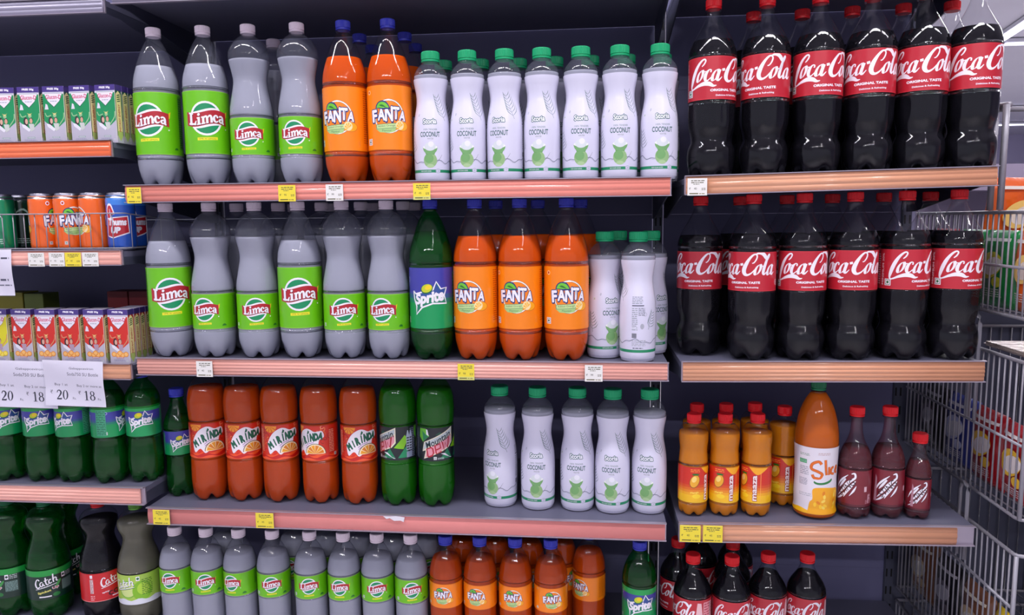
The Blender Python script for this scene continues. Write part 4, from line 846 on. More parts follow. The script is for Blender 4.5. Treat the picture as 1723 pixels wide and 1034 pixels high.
# right, second
row('cola_lower', 'R2', [(1176, -.12, .07), (1264, -.38), (1348, .34), (1432, .0), (1518, .78), (1604, .76)], .010, ['%s cola bottle from left on second right shelf' % ORD[i]+(', set back in shade' if i == 0 else '') for i in range(5)]+['cola bottle at the right end of second right shelf beside the wire baskets'], SB, 'cola bottles in front on the second right shelf')
behind('cola_lower', 'R2', [(1246, .20, .3), (1325, .19, .5), (1400, .19, .2), (1488, .19, .6), (1565, .19, .2)], ['dim cola bottle behind the gap right of %s front one, second right shelf' % ORD[i] for i in range(5)], SB, 'cola bottles in the second row of the second right shelf')
# middle, third
row('green_slim', 'M3', [(301, .08)], .060, ['slim green soda bottle with blue cap left of the red-orange bottles'], SB, 'drink bottles on the third middle shelf')
row('orange_round', 'M3', [(352, -.02), (412, .12), (473, .15), (539, -.6), (605, .15)], .040, ['leftmost red-orange soda bottle on third middle shelf', 'second red-orange soda bottle on third middle shelf', 'middle one of five red-orange soda bottles', 'red-orange soda bottle with logo turned away to the left', 'red-orange soda bottle beside the green ones'], SB, 'red-orange bottles on the third middle shelf')
row('green_round', 'M3', [(671, -.85), (734, .12)], .042, ['green soda bottle with logo turned left, beside the red-orange ones', 'green soda bottle with full slanted logo, right of its twin'], SB, 'green bottles with black labels on the third middle shelf')
row('coconut', 'M3', [(842, -.5, .055), (905, -.1, .044), (972, -.08, .044), (1030, -.08, .036), (1092, -.15, .040)], .04, ['coconut water bottle standing apart, left of the five on third shelf, turned left', 'second of five coconut water bottles on third middle shelf', 'middle of five coconut water bottles on third middle shelf', 'fourth of five coconut water bottles on third middle shelf', 'rightmost coconut water bottle on third middle shelf'], CB, 'coconut water bottles on the third middle shelf')
# right, third
MJ = 'juice bottle'
row('mango', 'R3', [(1166, .12), (1218, -.32), (1272, -.78)], .028, ['leftmost small mango juice bottle with red cap', 'middle small mango juice bottle with red cap', 'right of the three front small mango juice bottles'], MJ, 'small mango juice bottles on the third right shelf')
behind('mango', 'R3', [(1174, .150, .2), (1224, .150, .2), (1275, .150, .3), (1321, .120, -.5)], ['mango juice bottle behind the leftmost front one', 'mango juice bottle behind the middle front one', 'mango juice bottle behind the right front one', 'shaded mango juice bottle standing back beside the large white-labelled one'], MJ, 'small mango juice bottles in the second row of the third right shelf')
row('mango_large', 'R3', [(1371, .0)], .026, ['large mango drink bottle with white label and green cap'], MJ, 'drinks on the third right shelf')
row('red_tall', 'R3', [(1437, -.45), (1492, .05)], .026, ['left of two taller red energy drink bottles', 'right of two taller red energy drink bottles'], 'energy drink bottle', 'red energy drinks on the third right shelf')
row('red_small', 'R3', [(1537, .12)], .028, ['smallest red energy drink bottle at the right end of third right shelf'], 'energy drink bottle', 'red energy drinks on the third right shelf')
# bottom, middle
row('lemon_small', 'M4', [(302, -.5), (354, -.22), (408, -.6), (464, -.2), (526, -.18), (582, -.35), (638, -.1), (694, .0)], .022, ['%s white-capped small lemon soda bottle from left, bottom middle shelf' % ORD[i] for i in range(8)], SB, 'small lemon soda bottles in front on the bottom middle shelf')
behind('lemon_small', 'M4', [(378, .14, -.5), (500, .155, -.4), (541, .160, .8), (598, .160, .6), (667, .15, .9), (705, .165, .3)], ['small lemon soda bottle behind, between front ones %s' % t for t in ('two and three', 'four and five', 'five and six', 'six and seven', 'seven and eight', 'eight and the orange one')], SB, 'small lemon soda bottles in the second row of the bottom middle shelf')
row('orange_small', 'M4', [(752, -.2), (809, -.25), (868, -.15), (927, .12), (986, -.55, .085)], .022, ['%s small orange soda bottle from left on bottom middle shelf' % ORD[i] for i in range(4)]+['small orange soda bottle set back in shade, bottom middle shelf'], SB, 'small orange soda bottles on the bottom middle shelf')
behind('orange_small', 'M4', [(775, .155, .4), (832, .155, .5), (890, .155, .2), (948, .16, .8)], ['dim small orange soda bottle in second row, right of front orange bottle %s' % t for t in ('one', 'two', 'three', 'four')], SB, 'small orange soda bottles in the second row of the bottom middle shelf')
row('green_small', 'M4', [(1075, .05)], .030, ['green soda bottle with blue cap standing alone on the bottom middle shelf'], SB, 'drink bottles on the bottom middle shelf')
row('cola_small', 'R4', [(1168, -.85), (1226, .25), (1283, -.15), (1354, -.12, .045)], .040, ['leftmost small cola bottle in front, bottom right shelf', 'second small cola bottle in front, bottom right shelf', 'third small cola bottle, bottom right shelf, standing alone in its file', 'rightmost small cola bottle on bottom right shelf'], SB, 'small cola bottles on the bottom right shelf')
behind('cola_small', 'R4', [(1147, .135, -.9), (1180, .225, .5), (1232, .135, .3), (1236, .225, .3)], ['small cola bottle behind the leftmost one, bottom right shelf, label peeking left', 'small cola bottle deepest behind the leftmost one, bottom right shelf', 'small cola bottle right behind the second front one, bottom right shelf', 'small cola bottle deepest behind the second front one, bottom right shelf'], SB, 'small cola bottles in the back rows of the bottom right shelf')
# left
row('green_waist', 'L4', [(-38, .0), (14, .0), (72, -.3), (126, -.7), (192, .9), (240, -.2, .022)], .010, ['green soda bottle cut off by the left frame edge on the sprung left shelf' if 0 else 'green soda bottle beyond the left picture edge', 'green soda bottle at far left under the paper signs', 'second green soda bottle under the paper signs', 'third green soda bottle under the paper signs, fine print showing', 'green soda bottle right of the paper signs, logo turned away', 'green soda bottle at the right end of the left shelf'], SB, 'green soda bottles under the paper signs')
row('green_pinched', 'L5', [(22, -.85), (84, -.15)], .03, ['green pinched bottle at far left, bottom left shelf', 'second green pinched bottle, bottom left shelf, white script in view'], SB, 'pinched bottles on the bottom left shelf')
row('cola_pinched', 'L5', [(173, .40)], .03, ['dark cola bottle with pinched waist and red label, bottom left shelf'], SB, 'pinched bottles on the bottom left shelf')
row('lime_pinched', 'L5', [(236, -.70)], .025, ['grey lime drink bottle with pinched waist, bottom left shelf'], SB, 'pinched bottles on the bottom left shelf')
behind('green_pinched', 'L5', [(35, .17, .3), (98, .17, .3)], ['green pinched bottle behind the far left one, bottom left shelf', 'green pinched bottle behind the second one, bottom left shelf'], SB, 'pinched bottles on the bottom left shelf')

# bottles may touch but never pass through one another: nudge overlapping neighbours apart
BL = [o for o in bpy.data.objects if o.parent is None and o.get('category') in (SB, CB, MJ, 'energy drink bottle')]
def rad(o): return max(max(abs(v[0]) for v in c.bound_box) for c in o.children if True)+.0002
def settle(objs):
    BR = [(o, rad(o)) for o in objs]; BP = [Vector(o.location) for o in objs]
    for it in range(600):
        mv = False
        for i in range(len(BR)):
            for j in range(i+1, len(BR)):
                if abs(BP[i].z-BP[j].z) > .07: continue
                d = BP[j]-BP[i]; d.z = 0; g = BR[i][1]+BR[j][1]+.0004-d.length
                if g > 0:
                    mv = True; d.normalize(); BP[i] -= d*g*.5; BP[j] += d*g*.5
        for i, (o, r) in enumerate(BR): BP[i].y = min(max(BP[i].y, r+.001), BACK-.010-r)
        if not mv: break
    for (o, r), p in zip(BR, BP): o.location.x = p.x; o.location.y = p.y
settle(BL)
for o in BL:
    if o['label'].startswith('brightest coconut'): o.rotation_euler.z -= .7*pi-.30

# ---------------------------------------------------------------- cans
def make_can(art):
    t = empty('drink_can'); R = .0302
    P = [(.022, 0), (.0235, .001), (.0262, .004), (.0295, .010), (R, .016), (R, .118), (.0285, .124), (.0262, .1295), (.0262, .1325), (.0250, .1335), (.0240, .1325), (.0238, .1300)]
    bm = bmesh.new(); lathe(bm, smooth_prof(P, 2), 48); bm_obj('can_body', bm, mat('can_aluminium', (190, 190, 205), .25, .9), t, True)
    cf = prof_fn(smooth_prof(P[:9], 2))
    art.build('label', -pi*R, pi*R, 0, .104, lambda u, v, o: Vector(((cf(.006+v*1.165)+.0003+o)*sin(u/R), -(cf(.006+v*1.165)+.0003+o)*cos(u/R), .006+v*1.165)), R*2*pi/44, .003, mat_print('can_print', .25, .8) if 'can_print' not in MATS else MATS['can_print'], t)
    bm = bmesh.new(); lathe(bm, [(.012, .1302), (.013, .1306), (.013, .1312), (.006, .1314)], 16); bm_obj('pull_tab', bm, MATS['can_aluminium'], t, True)
    return t
def can_fanta():
    R = .0302; a = Art(); a.rect(-pi*R, pi*R, 0, .104, (240, 100, 16)); a.rect(-pi*R, pi*R, .098, .104, (246, 130, 40))
    for c in (0, pi*R, -pi*R): a.sub(fanta_logo(.032), c, .055); a.ell(c-.022, .090, .004, .004, WHITE); a.ell(c-.022, .090, .0025, .0025, (200, 60, 30)); veg_mark(a, c-.02, .012, .0032)
    return a
def can_blue():
    R = .0302; a = Art(); a.rect(-pi*R, pi*R, 0, .104, (30, 84, 186)); a.rect(-pi*R, pi*R, .085, .104, (60, 130, 220))
    for c in (0, pi*R, -pi*R):
        a.poly([(c-.026, .024), (c-.024, .060), (c+.024, .064), (c+.026, .030), (c-.010, .020)], WHITE); a.poly([(c-.024, .026), (c-.022, .058), (c+.022, .062), (c+.024, .032), (c-.010, .022)], (190, 24, 40))
        a.stroke([(c-.018, .060), (c-.020, .078), (c-.014, .084), (c-.008, .066)], [.011, .009, .008, .010], WHITE); a.stroke([(c-.018, .060), (c-.019, .077), (c-.014, .081), (c-.009, .066)], [.008, .006, .005, .007], (200, 30, 40))
        a.text('Thums', c, .052, .014, WHITE, w=.040, bold=.06, shear=.15); a.text('UP', c-.004, .036, .013, WHITE, w=.022, bold=.07, shear=.15)
    return a
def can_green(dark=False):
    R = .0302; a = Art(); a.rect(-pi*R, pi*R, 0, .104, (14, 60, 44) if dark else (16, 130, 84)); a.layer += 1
    for c in (0, pi*R, -pi*R): a.stroke([(c-.02, .07), (c, .08), (c+.02, .06)], [.002, .004, .001], (190, 220, 205)); a.lines(c-.02, c+.02, .010, .022, 3, (190, 220, 205))
    return a
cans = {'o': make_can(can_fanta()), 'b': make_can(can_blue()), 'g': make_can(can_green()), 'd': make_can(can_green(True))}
used = set()
for (px, Y, kd, s, lb) in ((77, .045, 'o', .85, 'orange can at left of the three orange cans'), (118, .045, 'o', .35, 'orange can in the middle of three, logo in front'), (158, .045, 'o', -.97, 'orange can at the right of three, logo turned away'),
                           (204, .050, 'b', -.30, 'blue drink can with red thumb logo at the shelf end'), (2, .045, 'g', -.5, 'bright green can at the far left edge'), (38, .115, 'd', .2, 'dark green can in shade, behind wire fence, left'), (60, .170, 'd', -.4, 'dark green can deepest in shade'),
                           (140, .115, 'o', 0, 'orange can behind the gap between middle and right front cans'), (224, .125, 'b', .4, 'blue can behind the front blue can')):
    t = cans[kd] if kd not in used else dup(cans[kd]); used.add(kd); z = top_z('L2', -.1)
    X = x_on(px, Y, z+.06); t.location = (X, Y, z+.0004); t.rotation_euler = (0, 0, atan2(CP.x-X, -(CP.y-Y))+asin(s)); tag(t, lb, 'drink can', 'cans on the left shelf behind the wire fence')
settle([o for o in bpy.data.objects if o.parent is None and o.get('category') == 'drink can'])
# wire fence in front of the cans
z = top_z('L2', -.1)+.0045; t = empty('wire_fence', (0, 0, z)); tag(t, 'low grey wire fence in front of the cans', 'wire fence')
bm = bmesh.new(); xr = -.012
tube(bm, [(LX, .004, .082), (xr-.012, .004, .082), (xr-.002, .014, .082), (xr, .03, .080), (xr, .30, .060)], .0014); tube(bm, [(LX, .004, .0036), (xr-.012, .004, .0036), (xr-.002, .014, .0036), (xr-.002, .30, .0036)], .0014); bm_obj('rail_wire', bm, WIREM, t, True)
x = xr-.030; i = 0
while x > -.42:
    bm = bmesh.new(); tube(bm, [(x, .0065, .002), (x, .0065, .082)], .0012, 6); bm_obj('upright_wire', bm, WIREM, t, True); x -= .0268; i += 1
for y in (.03, .09, .15, .21): bm = bmesh.new(); tube(bm, [(xr, y, .003), (xr, y, .078-.06*(y-.03)*.33)], .0012, 6); bm_obj('upright_wire', bm, WIREM, t, True)

# ---------------------------------------------------------------- powder boxes
def make_box(cols, fruit):
    w, d, h = .0500, .0190, .1270
    t = empty('powder_box'); bm = bmesh.new(); box(bm, -w/2, w/2, -d/2, d/2, 0, h, .0008); bm_obj('carton', bm, mat('carton_grey', (196, 190, 206), .4), t)
    a = Art(); main, dark = cols
    a.rect(-w/2, w/2, 0, h, (186, 182, 198)); a.poly([(-w/2, h*.40), (-w/2, h*.88), (w/2, h*.88), (w/2, h*.40), (0, h*.24)], main)
    a.rect(-w/2, w/2, h*.90, h, (70, 50, 130)); a.text('FREE 50g', 0, h*.95, .0058, WHITE, w=.027, bold=.05); a.rect(-w/2, w/2, h*.865, h*.90, (206, 204, 220))
    a.poly([(-.0215, h*.88), (.0215, h*.88), (.014, h*.74), (0, h*.63), (-.014, h*.74)], dark); a.poly([(-.021, h*.875), (.021, h*.875), (.0135, h*.745), (0, h*.645), (-.0135, h*.745)], (232, 226, 238))
    a.text('Glucon-D', 0, h*.815, .0095, (206, 40, 100), w=.036, bold=.02); a.lines(-.008, .008, h*.73, h*.755, 1, (150, 150, 170))
    a.poly([(-.022, h*.60), (-.013, h*.60), (-.015, h*.68), (-.019, h*.70)], (220, 214, 226))
    # radiating figure: raised arms, two heads, garments
    sk = (206, 140, 100) if fruit else (150, 190, 140)
    a.stroke([(-.022, h*.54), (-.018, h*.48), (-.008, h*.50)], .0022, sk); a.stroke([(.022, h*.54), (.020, h*.44), (.008, h*.32)], .0022, sk); a.ell(0, h*.50, .004, .005, sk); a.poly([(-.006, h*.55), (0, h*.50), (.006, h*.55), (0, h*.52)], (236, 210, 120))
    a.ell(-.010, h*.395, .0052, .010, (50, 30, 40)); a.ell(-.0085, h*.40, .0032, .006, (214, 170, 150)); a.ell(.002, h*.42, .0042, .0060, (50, 34, 36)); a.ell(.002, h*.41, .0034, .0056, (206, 160, 136))
    a.poly([(-.020, h*.36), (-.012, h*.34), (.0, h*.26), (-.004, h*.22), (-.018, h*.30)], (228, 226, 236)); a.poly([(-.004, h*.36), (.008, h*.36), (.009, h*.26), (0, h*.22)], (176, 150, 170) if fruit else (200, 205, 200))
    if fruit:
        for i, (x, y) in enumerate(((-.015, .18), (-.005, .165), (.006, .165), (.015, .18), (.0, .20))): a.ell(x, h*y, .0062, .0062, (232, 150, 60) if fruit == 1 else (230, 200, 40)); a.ell(x, h*y, .0042, .0042, (246, 190, 110) if fruit == 1 else (246, 224, 90))
    a.rect(-.0085, .0085, h*.105, h*.128, main); a.rect(-.0078, .0078, h*.109, h*.124, (206, 204, 216)); a.lines(-.016, .012, h*.05, h*.09, 2, (140, 140, 175)); veg_mark(a, .017, h*.05, .0018)
    a.rect(w/2-.0012, w/2, h*.05, h*.88, (220, 214, 190))
    flat(a, 'front_print', -w/2, w/2, 0, h, CARD, t, lambda u, v, o: Vector((u, -d/2-o, v)))
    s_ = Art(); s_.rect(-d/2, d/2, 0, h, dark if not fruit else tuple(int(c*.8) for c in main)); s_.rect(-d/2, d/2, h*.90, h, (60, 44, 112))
    s_.rect(-d/2, d/2, 0, h*.12, (186, 182, 198)); s_.poly([(-d*.42, h*.12), (0, h*.03), (d*.42, h*.12), (d*.42, h*.84), (0, h*.90), (-d*.42, h*.84)], (238, 224, 160)); s_.poly([(-d*.42, h*.12), (0, h*.03), (d*.42, h*.12), (d*.42, h*.20), (-d*.42, h*.20)], (180, 200, 110))
    for i in range(4): s_.poly([(-d*.25, h*(.70+.035*i)), (d*.28, h*(.72+.035*i)), (d*.28, h*(.738+.035*i)), (-d*.25, h*(.718+.035*i))], (20, 70, 40) if i else (20, 70, 40))
    s_.text('INSTANT ENERGY', 0, h*.43, .0062, (186, 90, 50), w=h*.48, bold=.03, rot=pi/2, shear=.1)
    flat(s_, 'side_print', -d/2, d/2, 0, h, CARD, t, lambda u, v, o: Vector((w/2+o, u, v)))
    return t
bx = {'g': make_box(((10, 142, 84), (10, 84, 60)), 0), 'r': make_box(((208, 40, 26), (120, 24, 40)), 1), 'y': make_box(((214, 206, 20), (130, 120, 40)), 2)}
ub = set()
def place_box(kd, X, Y, Z, rz, lb, grp):
    t = bx[kd] if kd not in ub else dup(bx[kd]); ub.add(kd); t.location = (X, Y, Z); t.rotation_euler = (0, 0, rz); tag(t, lb, 'powder box', grp)
z1 = top_z('L1', -.1)+.0003; z3 = top_z('L3', -.1)+.0003
GP = 'green powder boxes on the upper left shelf'
for i, px in enumerate((183, 140, 96, 54, 12)):
    X = x_on(px, .022, z1+.06); place_box('g', X, .024, z1, radians((-4, -3, 2, 4, 5)[i]), ['rightmost green powder box in front, at the shelf end', 'second front green powder box from right', 'middle front green powder box', 'second front green powder box from left', 'leftmost front green powder box'][i], GP)
for j, i in enumerate((0, 0, 1, 2, 3)):
    px = (183, 183, 140, 96, 54)[j]; X = x_on(px, .024, z1+.06); k_ = 1 if j != 1 else 2; place_box('g', X+.002, .024+.0225*k_, z1, radians(-1), ['green powder box second in the right end file', 'green powder box third in the right end file', 'green powder box behind the second front one from right', 'green powder box behind the middle front one', 'green powder box behind the second front one from left'][j], 'green powder boxes in the rows behind')
place_box('r', x_on(-28, .024, z1+.06), .024, z1, .04, 'red powder box cut by the left picture edge on the upper left shelf', 'red powder boxes on the left shelves')
GR = 'red powder boxes above the paper signs'
for i, px in enumerate((204, 163, 122, 82, 42)):
    X = x_on(px, .020, z3+.06); place_box('r', X, .022, z3, radians(-1), ['rightmost red powder box in front, above the tan strip', 'second front red powder box from right', 'middle front red powder box above the paper signs', 'second front red powder box from left', 'leftmost front red powder box, next to the yellow one'][i], GR)
for j, (px, k_) in enumerate(((204, 1), (204, 2), (204, 3), (163, 1), (122, 1), (82, 1))):
    X = x_on(px, .022, z3+.06); place_box('r', X+.002, .022+.0225*k_, z3, 0, ['red powder box second in the right end file', 'red powder box third in the right end file', 'red powder box last in the right end file', 'red powder box behind second front one from right', 'red powder box behind the middle front one', 'red powder box behind second front one from left'][j], 'red powder boxes in the rows behind')
place_box('y', x_on(3, .022, z3+.06), .022, z3, -.02, 'yellow powder box in front at far left beside the red ones', 'yellow powder boxes on the left shelf')
# taller cartons behind, their colours darkened to carry the shade there
def plain_carton(X, Y, Z, w, d, h, rgb, label, name='storage_carton'):
    t = empty(name, (X, Y, Z)); tag(t, label, 'carton', 'cartons darkened for shade at the back of the left shelf')
    bm = bmesh.new(); box(bm, -w/2, w/2, -d/2, d/2, 0, h, .001); bm_obj('carton', bm, mat('card_%d_%d_%d' % rgb, rgb, .5, noise=.1, nscale=30), t)
    a = Art(); a.rect(-w*.46, w*.46, h*.62, h*.64, (220, 220, 200)); a.lines(-w*.4, w*.4, h*.1, h*.5, 4, (200, 190, 190)); flat(a, 'front_print', -w/2, w/2, 0, h, CARD, t, lambda u, v, o: Vector((u, -d/2-o, v)))
for (p0, p1, pt, rgb, lb) in ((-60, 40, 492, (130, 124, 30), 'yellow carton at back left, shade put into its colour'), (42, 74, 494, (96, 110, 40), 'olive carton behind the red boxes, shade put into its colour'), (182, 216, 490, (110, 20, 28), 'left of two red cartons at the back, darkened for shade'), (218, 250, 490, (104, 20, 30), 'right of two red cartons at the back, darkened for shade')):
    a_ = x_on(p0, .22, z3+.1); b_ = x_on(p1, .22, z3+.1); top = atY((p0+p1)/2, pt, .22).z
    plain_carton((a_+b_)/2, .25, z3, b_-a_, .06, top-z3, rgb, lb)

# ---------------------------------------------------------------- price tags and paper signs
def price_tag(px0, px1, shelfk, yellow, label, big=False, tilt=0, drop=.0):
    x0, x1, za, zb, lip = SH[shelfk]; zt = top_z(shelfk, 0)
    X0 = x_on(px0, -.01, za); X1 = x_on(px1, -.01, za); w = X1-X0; h = lip*.92; t = empty('price_tag', ((X0+X1)/2, -.0105, top_z(shelfk, (X0+X1)/2)+.002-lip)); tag(t, label, 'price tag', 'shelf price tags')
    bm = bmesh.new(); box(bm, -w/2, w/2, -.0004, .0004, 0, h); bm_obj('card', bm, mat('tag_paper', (226, 222, 210), .6), t)
    a = Art(); c = (236, 216, 60) if yellow else (232, 230, 226); a.rect(-w/2, w/2, 0, h, c)
    if yellow == 2: a.rect(-w/2, w/2, 0, h*.2, (214, 214, 120))
    a.lines(-w*.32, w*.38, h*.70, h*.92, 2, (90, 88, 60)); a.lines(-w*.2, w*.1, h*.62, h*.7, 1, (90, 88, 60)); a.text('₹', -w*.38, h*.40, h*.13, (60, 56, 40)); a.text(random.Random(px0).choice(['99', '95', '45', '98', '40']), -w*.1, h*.40, h*.12, (60, 58, 50)); a.lines(w*.22, w*.42, h*.3, h*.45, 2, (90, 80, 50)); a.rect(-w*.4, w*.05, h*.08, h*.14, (90, 84, 40)); a.lines(w*.1, w*.42, h*.06, h*.16, 1, (120, 110, 60))
    flat(a, 'print', -w/2, w/2, 0, h, PAPER, t, lambda u, v, o: Vector((u, -.0004-o, v)))
    t.rotation_euler.y = tilt
for args in ((213, 237, 'M1', 1, 'yellow price tag at the left end of the top middle strip'), (468, 497, 'M1', 1, 'yellow price tag under the waisted lemon bottles, top middle strip'), (548, 577, 'M1', 0, 'white price tag under the left orange bottle, top middle strip'), (695, 724, 'M1', 2, 'white tag with yellow foot under first coconut bottle, top middle strip'),
             (330, 357, 'M2', 0, 'white price tag near the left end of second middle strip'), (770, 798, 'M2', 2, 'pale tag under the left of three orange bottles, second strip'), (984, 1014, 'M2', 0, 'white printed tag at the right part of second middle strip'),
             (257, 285, 'M3', 1, 'yellow price tag at the left end of the dusty pink strip'), (430, 460, 'M3', 1, 'yellow price tag under the red-orange bottles on dusty pink strip'),
             (1157, 1190, 'R1', 0, 'white price tag at the left end of the top right strip'), (1144, 1179, 'R3', 1, 'yellow price tag at the left end of the third right strip'), (1183, 1216, 'R3', 1, 'yellow price tag second from left on the third right strip'),
             (47, 74, 'L2', 0, 'white price tag left of four under the cans'), (82, 108, 'L2', 0, 'white price tag second of four under the cans'), (109, 136, 'L2', 1, 'yellow price tag among white ones under the cans'), (138, 165, 'L2', 0, 'white price tag rightmost under the cans')):
    price_tag(*args)
# torn paper left on the dusty pink strip
X0 = x_on(645, -.01, .65); X1 = x_on(681, -.01, .65); w = X1-X0
bm = bmesh.new(); pts = [(0, .0), (w*.15, -.006), (w*.3, -.004), (w*.5, -.010), (w*.8, -.009), (w*.95, -.012), (w, -.001), (w*.6, .001), (w*.3, 0)]
A = [bm.verts.new((X0+x, -.0102, .6575+z)) for x, z in pts]; B = [bm.verts.new((X0+x, -.0096, .6575+z)) for x, z in pts]; bm.faces.new(A); bm.faces.new(B[::-1])
for k_ in range(len(pts)): bm.faces.new((A[k_], B[k_], B[(k_+1) % len(pts)], A[(k_+1) % len(pts)]))
tag(bm_obj('torn_paper', bm, mat('torn_white', (230, 226, 234), .6)), 'torn scrap of white paper stuck on the dusty pink strip', 'paper scrap')
def serif_num(a, s, cx, cy, h, col, bg):
    x = cx
    for ch in s:
        if ch == '0': a.ell(x, cy, h*.30, h*.5, col); a.ell(x, cy, h*.14, h*.45, bg)
        if ch == '8': a.ell(x, cy+h*.25, h*.25, h*.25, col); a.ell(x, cy-h*.22, h*.30, h*.28, col, same=True); a.ell(x, cy+h*.26, h*.12, h*.19, bg); a.ell(x, cy-h*.22, h*.15, h*.22, bg, same=True)
        if ch == '1': a.rect(x-h*.07, x+h*.09, cy-h*.48, cy+h*.5, col); a.rect(x-h*.2, x+h*.22, cy-h*.5, cy-h*.45, col, True); a.poly([(x-h*.22, cy+h*.36), (x+h*.09, cy+h*.5), (x+h*.09, cy+h*.42), (x-h*.2, cy+h*.32)], col, True)
        if ch == '2': a.stroke([(x-h*.24, cy+h*.22), (x-h*.16, cy+h*.42), (x+h*.04, cy+h*.44), (x+h*.18, cy+h*.24), (x+h*.06, cy-h*.05), (x-h*.24, cy-h*.42)], [h*.09, h*.09, h*.12, h*.18, h*.14, h*.05], col); a.poly([(x-h*.28, cy-h*.5), (x+h*.24, cy-h*.5), (x+h*.30, cy-h*.24), (x+h*.22, cy-h*.34), (x-h*.2, cy-h*.36)], col, True)
        x += h*.66
def paper_sign(px0, px1, py0, py1, Y, label, kind_='full', tilt=0.):
    P0 = atY(px0, py0, Y); P1 = atY(px1, py0, Y); P2 = atY(px0, py1, Y); w = P1.x-P0.x; h = P0.z-P2.z
    t = empty('paper_sign', ((P0.x+P1.x)/2, Y, P2.z)); tag(t, label, 'paper sign', 'paper price signs hung on the left shelves')
    a = Art(); bg = (238, 234, 246); a.rect(-w/2, w/2, 0, h, bg); C = (34, 34, 54)
    if kind_ == 'full':
        a.text('Gabappceviron', .14*w, h*.83, h*.06, (60, 60, 80), w=w*.40); a.text('Soda750 SU Bottle', .16*w, h*.71, h*.07, (60, 60, 80), w=w*.52)
        a.text('Buy 1 at', -.23*w, h*.46, h*.07, (50, 50, 70), w=w*.22); a.text('Buy 2 or more at', .25*w, h*.45, h*.07, (50, 50, 70), w=w*.42)
        a.text('₹', -.40*w, h*.30, h*.08, C); serif_num(a, '20', -.33*w+h*.08, h*.24, h*.21, C, bg); a.text('Rs.', -.02*w, h*.17, h*.05, (90, 90, 110))
        a.text('₹', .07*w, h*.30, h*.08, C); serif_num(a, '18', .14*w+h*.06, h*.24, h*.21, C, bg); a.text('Rs.', .40*w, h*.17, h*.05, (90, 90, 110))
    else:
        a.lines(-w*.1, w*.45, h*.78, h*.86, 1, (60, 60, 80)); a.lines(-w*.1, w*.4, h*.3, h*.40, 1, (90, 90, 110)); a.lines(-w*.1, w*.45, h*.2, h*.26, 1, (110, 110, 130))
    wav = lambda u, v: .0020*sin(v/h*6+u/w*2.5)
    flat(a, 'printed_sheet', -w/2, w/2, 0, h, PAPER, t, lambda u, v, o: Vector((u, wav(u, v)-o, v+.004*(u/w)*tilt)), gu=w/14, gv=h/30)
    bm = bmesh.new(); n = 12
    V = [[bm.verts.new((-w/2-.002+(w+.004)*i/n, wav(-w/2+w*i/n, h*j/10)-.0030-.0012*sin(i*1.7+j), -.002+(h+.004)*j/10)) for i in range(n+1)] for j in range(11)]
    for j in range(10):
        for i in range(n): bm.faces.new((V[j][i], V[j][i+1], V[j+1][i+1], V[j+1][i]))
    bm_obj('plastic_sleeve', bm, CLEARP, t, True)
paper_sign(-24, 90, 606, 684, -.013, 'left paper sign reading 20 and 18, half covered', tilt=-1)
paper_sign(72, 172, 606, 682, -.024, 'right paper sign reading 20 and 18, over the other', tilt=-1)
paper_sign(-60, 18, 420, 497, -.013, 'paper sign at the left edge below the cans', 'edge')

# things seen above the upper left shelf edge
for (p0, p1, rgb, lb) in ((-10, 60, (206, 190, 190), 'pale packet at the left on the topmost left shelf'), (64, 118, (214, 150, 120), 'peach packet second on the topmost left shelf'), (120, 166, (196, 178, 170), 'beige packet at the right on the topmost left shelf')):
    zt = top_z('L0', -.2)+.0003; a_ = x_on(p0, .06, zt); b_ = x_on(p1, .06, zt); w = b_-a_
    t = empty('food_packet', ((a_+b_)/2, .07, zt)); tag(t, lb, 'packet', 'packets on the topmost left shelf')
    bm = bmesh.new(); box(bm, -w/2, w/2, -.03, .03, 0, .14, .012); bm_obj('pouch', bm, mat('pouch_%d' % rgb[1], rgb, .35, noise=.3, nscale=60, bump=.6, bscale=30, bdist=.01), t, True)

# ---------------------------------------------------------------- wire basket rack at the right
def pillow(bm, w, h, d, rn, n=10):
    # filled pouch with crimped ends, lying/standing in its own x-z plane
    A, B = [], []
    for s, L in ((-1, A), (1, B)):
        for j in range(n+1):
            rowv = []
            for i in range(n+1):
                u, v = i/n*2-1, j/n*2-1; t = max(0, (1-abs(u)**2.6))*max(0, (1-abs(v)**3.2)); t = t**.5
                y = s*(d/2*t*(1+.18*sin(5*u+rn*3)*cos(4*v+rn))+.0006)
                rowv.append((u*w/2*(1-.05*(1-abs(v))), y, (v*.5+.5)*h))
            L.append([bm.verts.new(p) for p in rowv])
    for L, fl in ((A, 0), (B, 1)):
        for j in range(n):
            for i in range(n):
                q = (L[j][i], L[j][i+1], L[j+1][i+1], L[j+1][i]); bm.faces.new(q if not fl else q[::-1])
    for i in range(n):
        bm.faces.new((A[0][i+1], A[0][i], B[0][i], B[0][i+1])); bm.faces.new((A[n][i], A[n][i+1], B[n][i+1], B[n][i]))
        bm.faces.new((A[i][0], A[i+1][0], B[i+1][0], B[i][0])); bm.faces.new((A[i+1][n], A[i][n], B[i][n], B[i+1][n]))
PK = {}
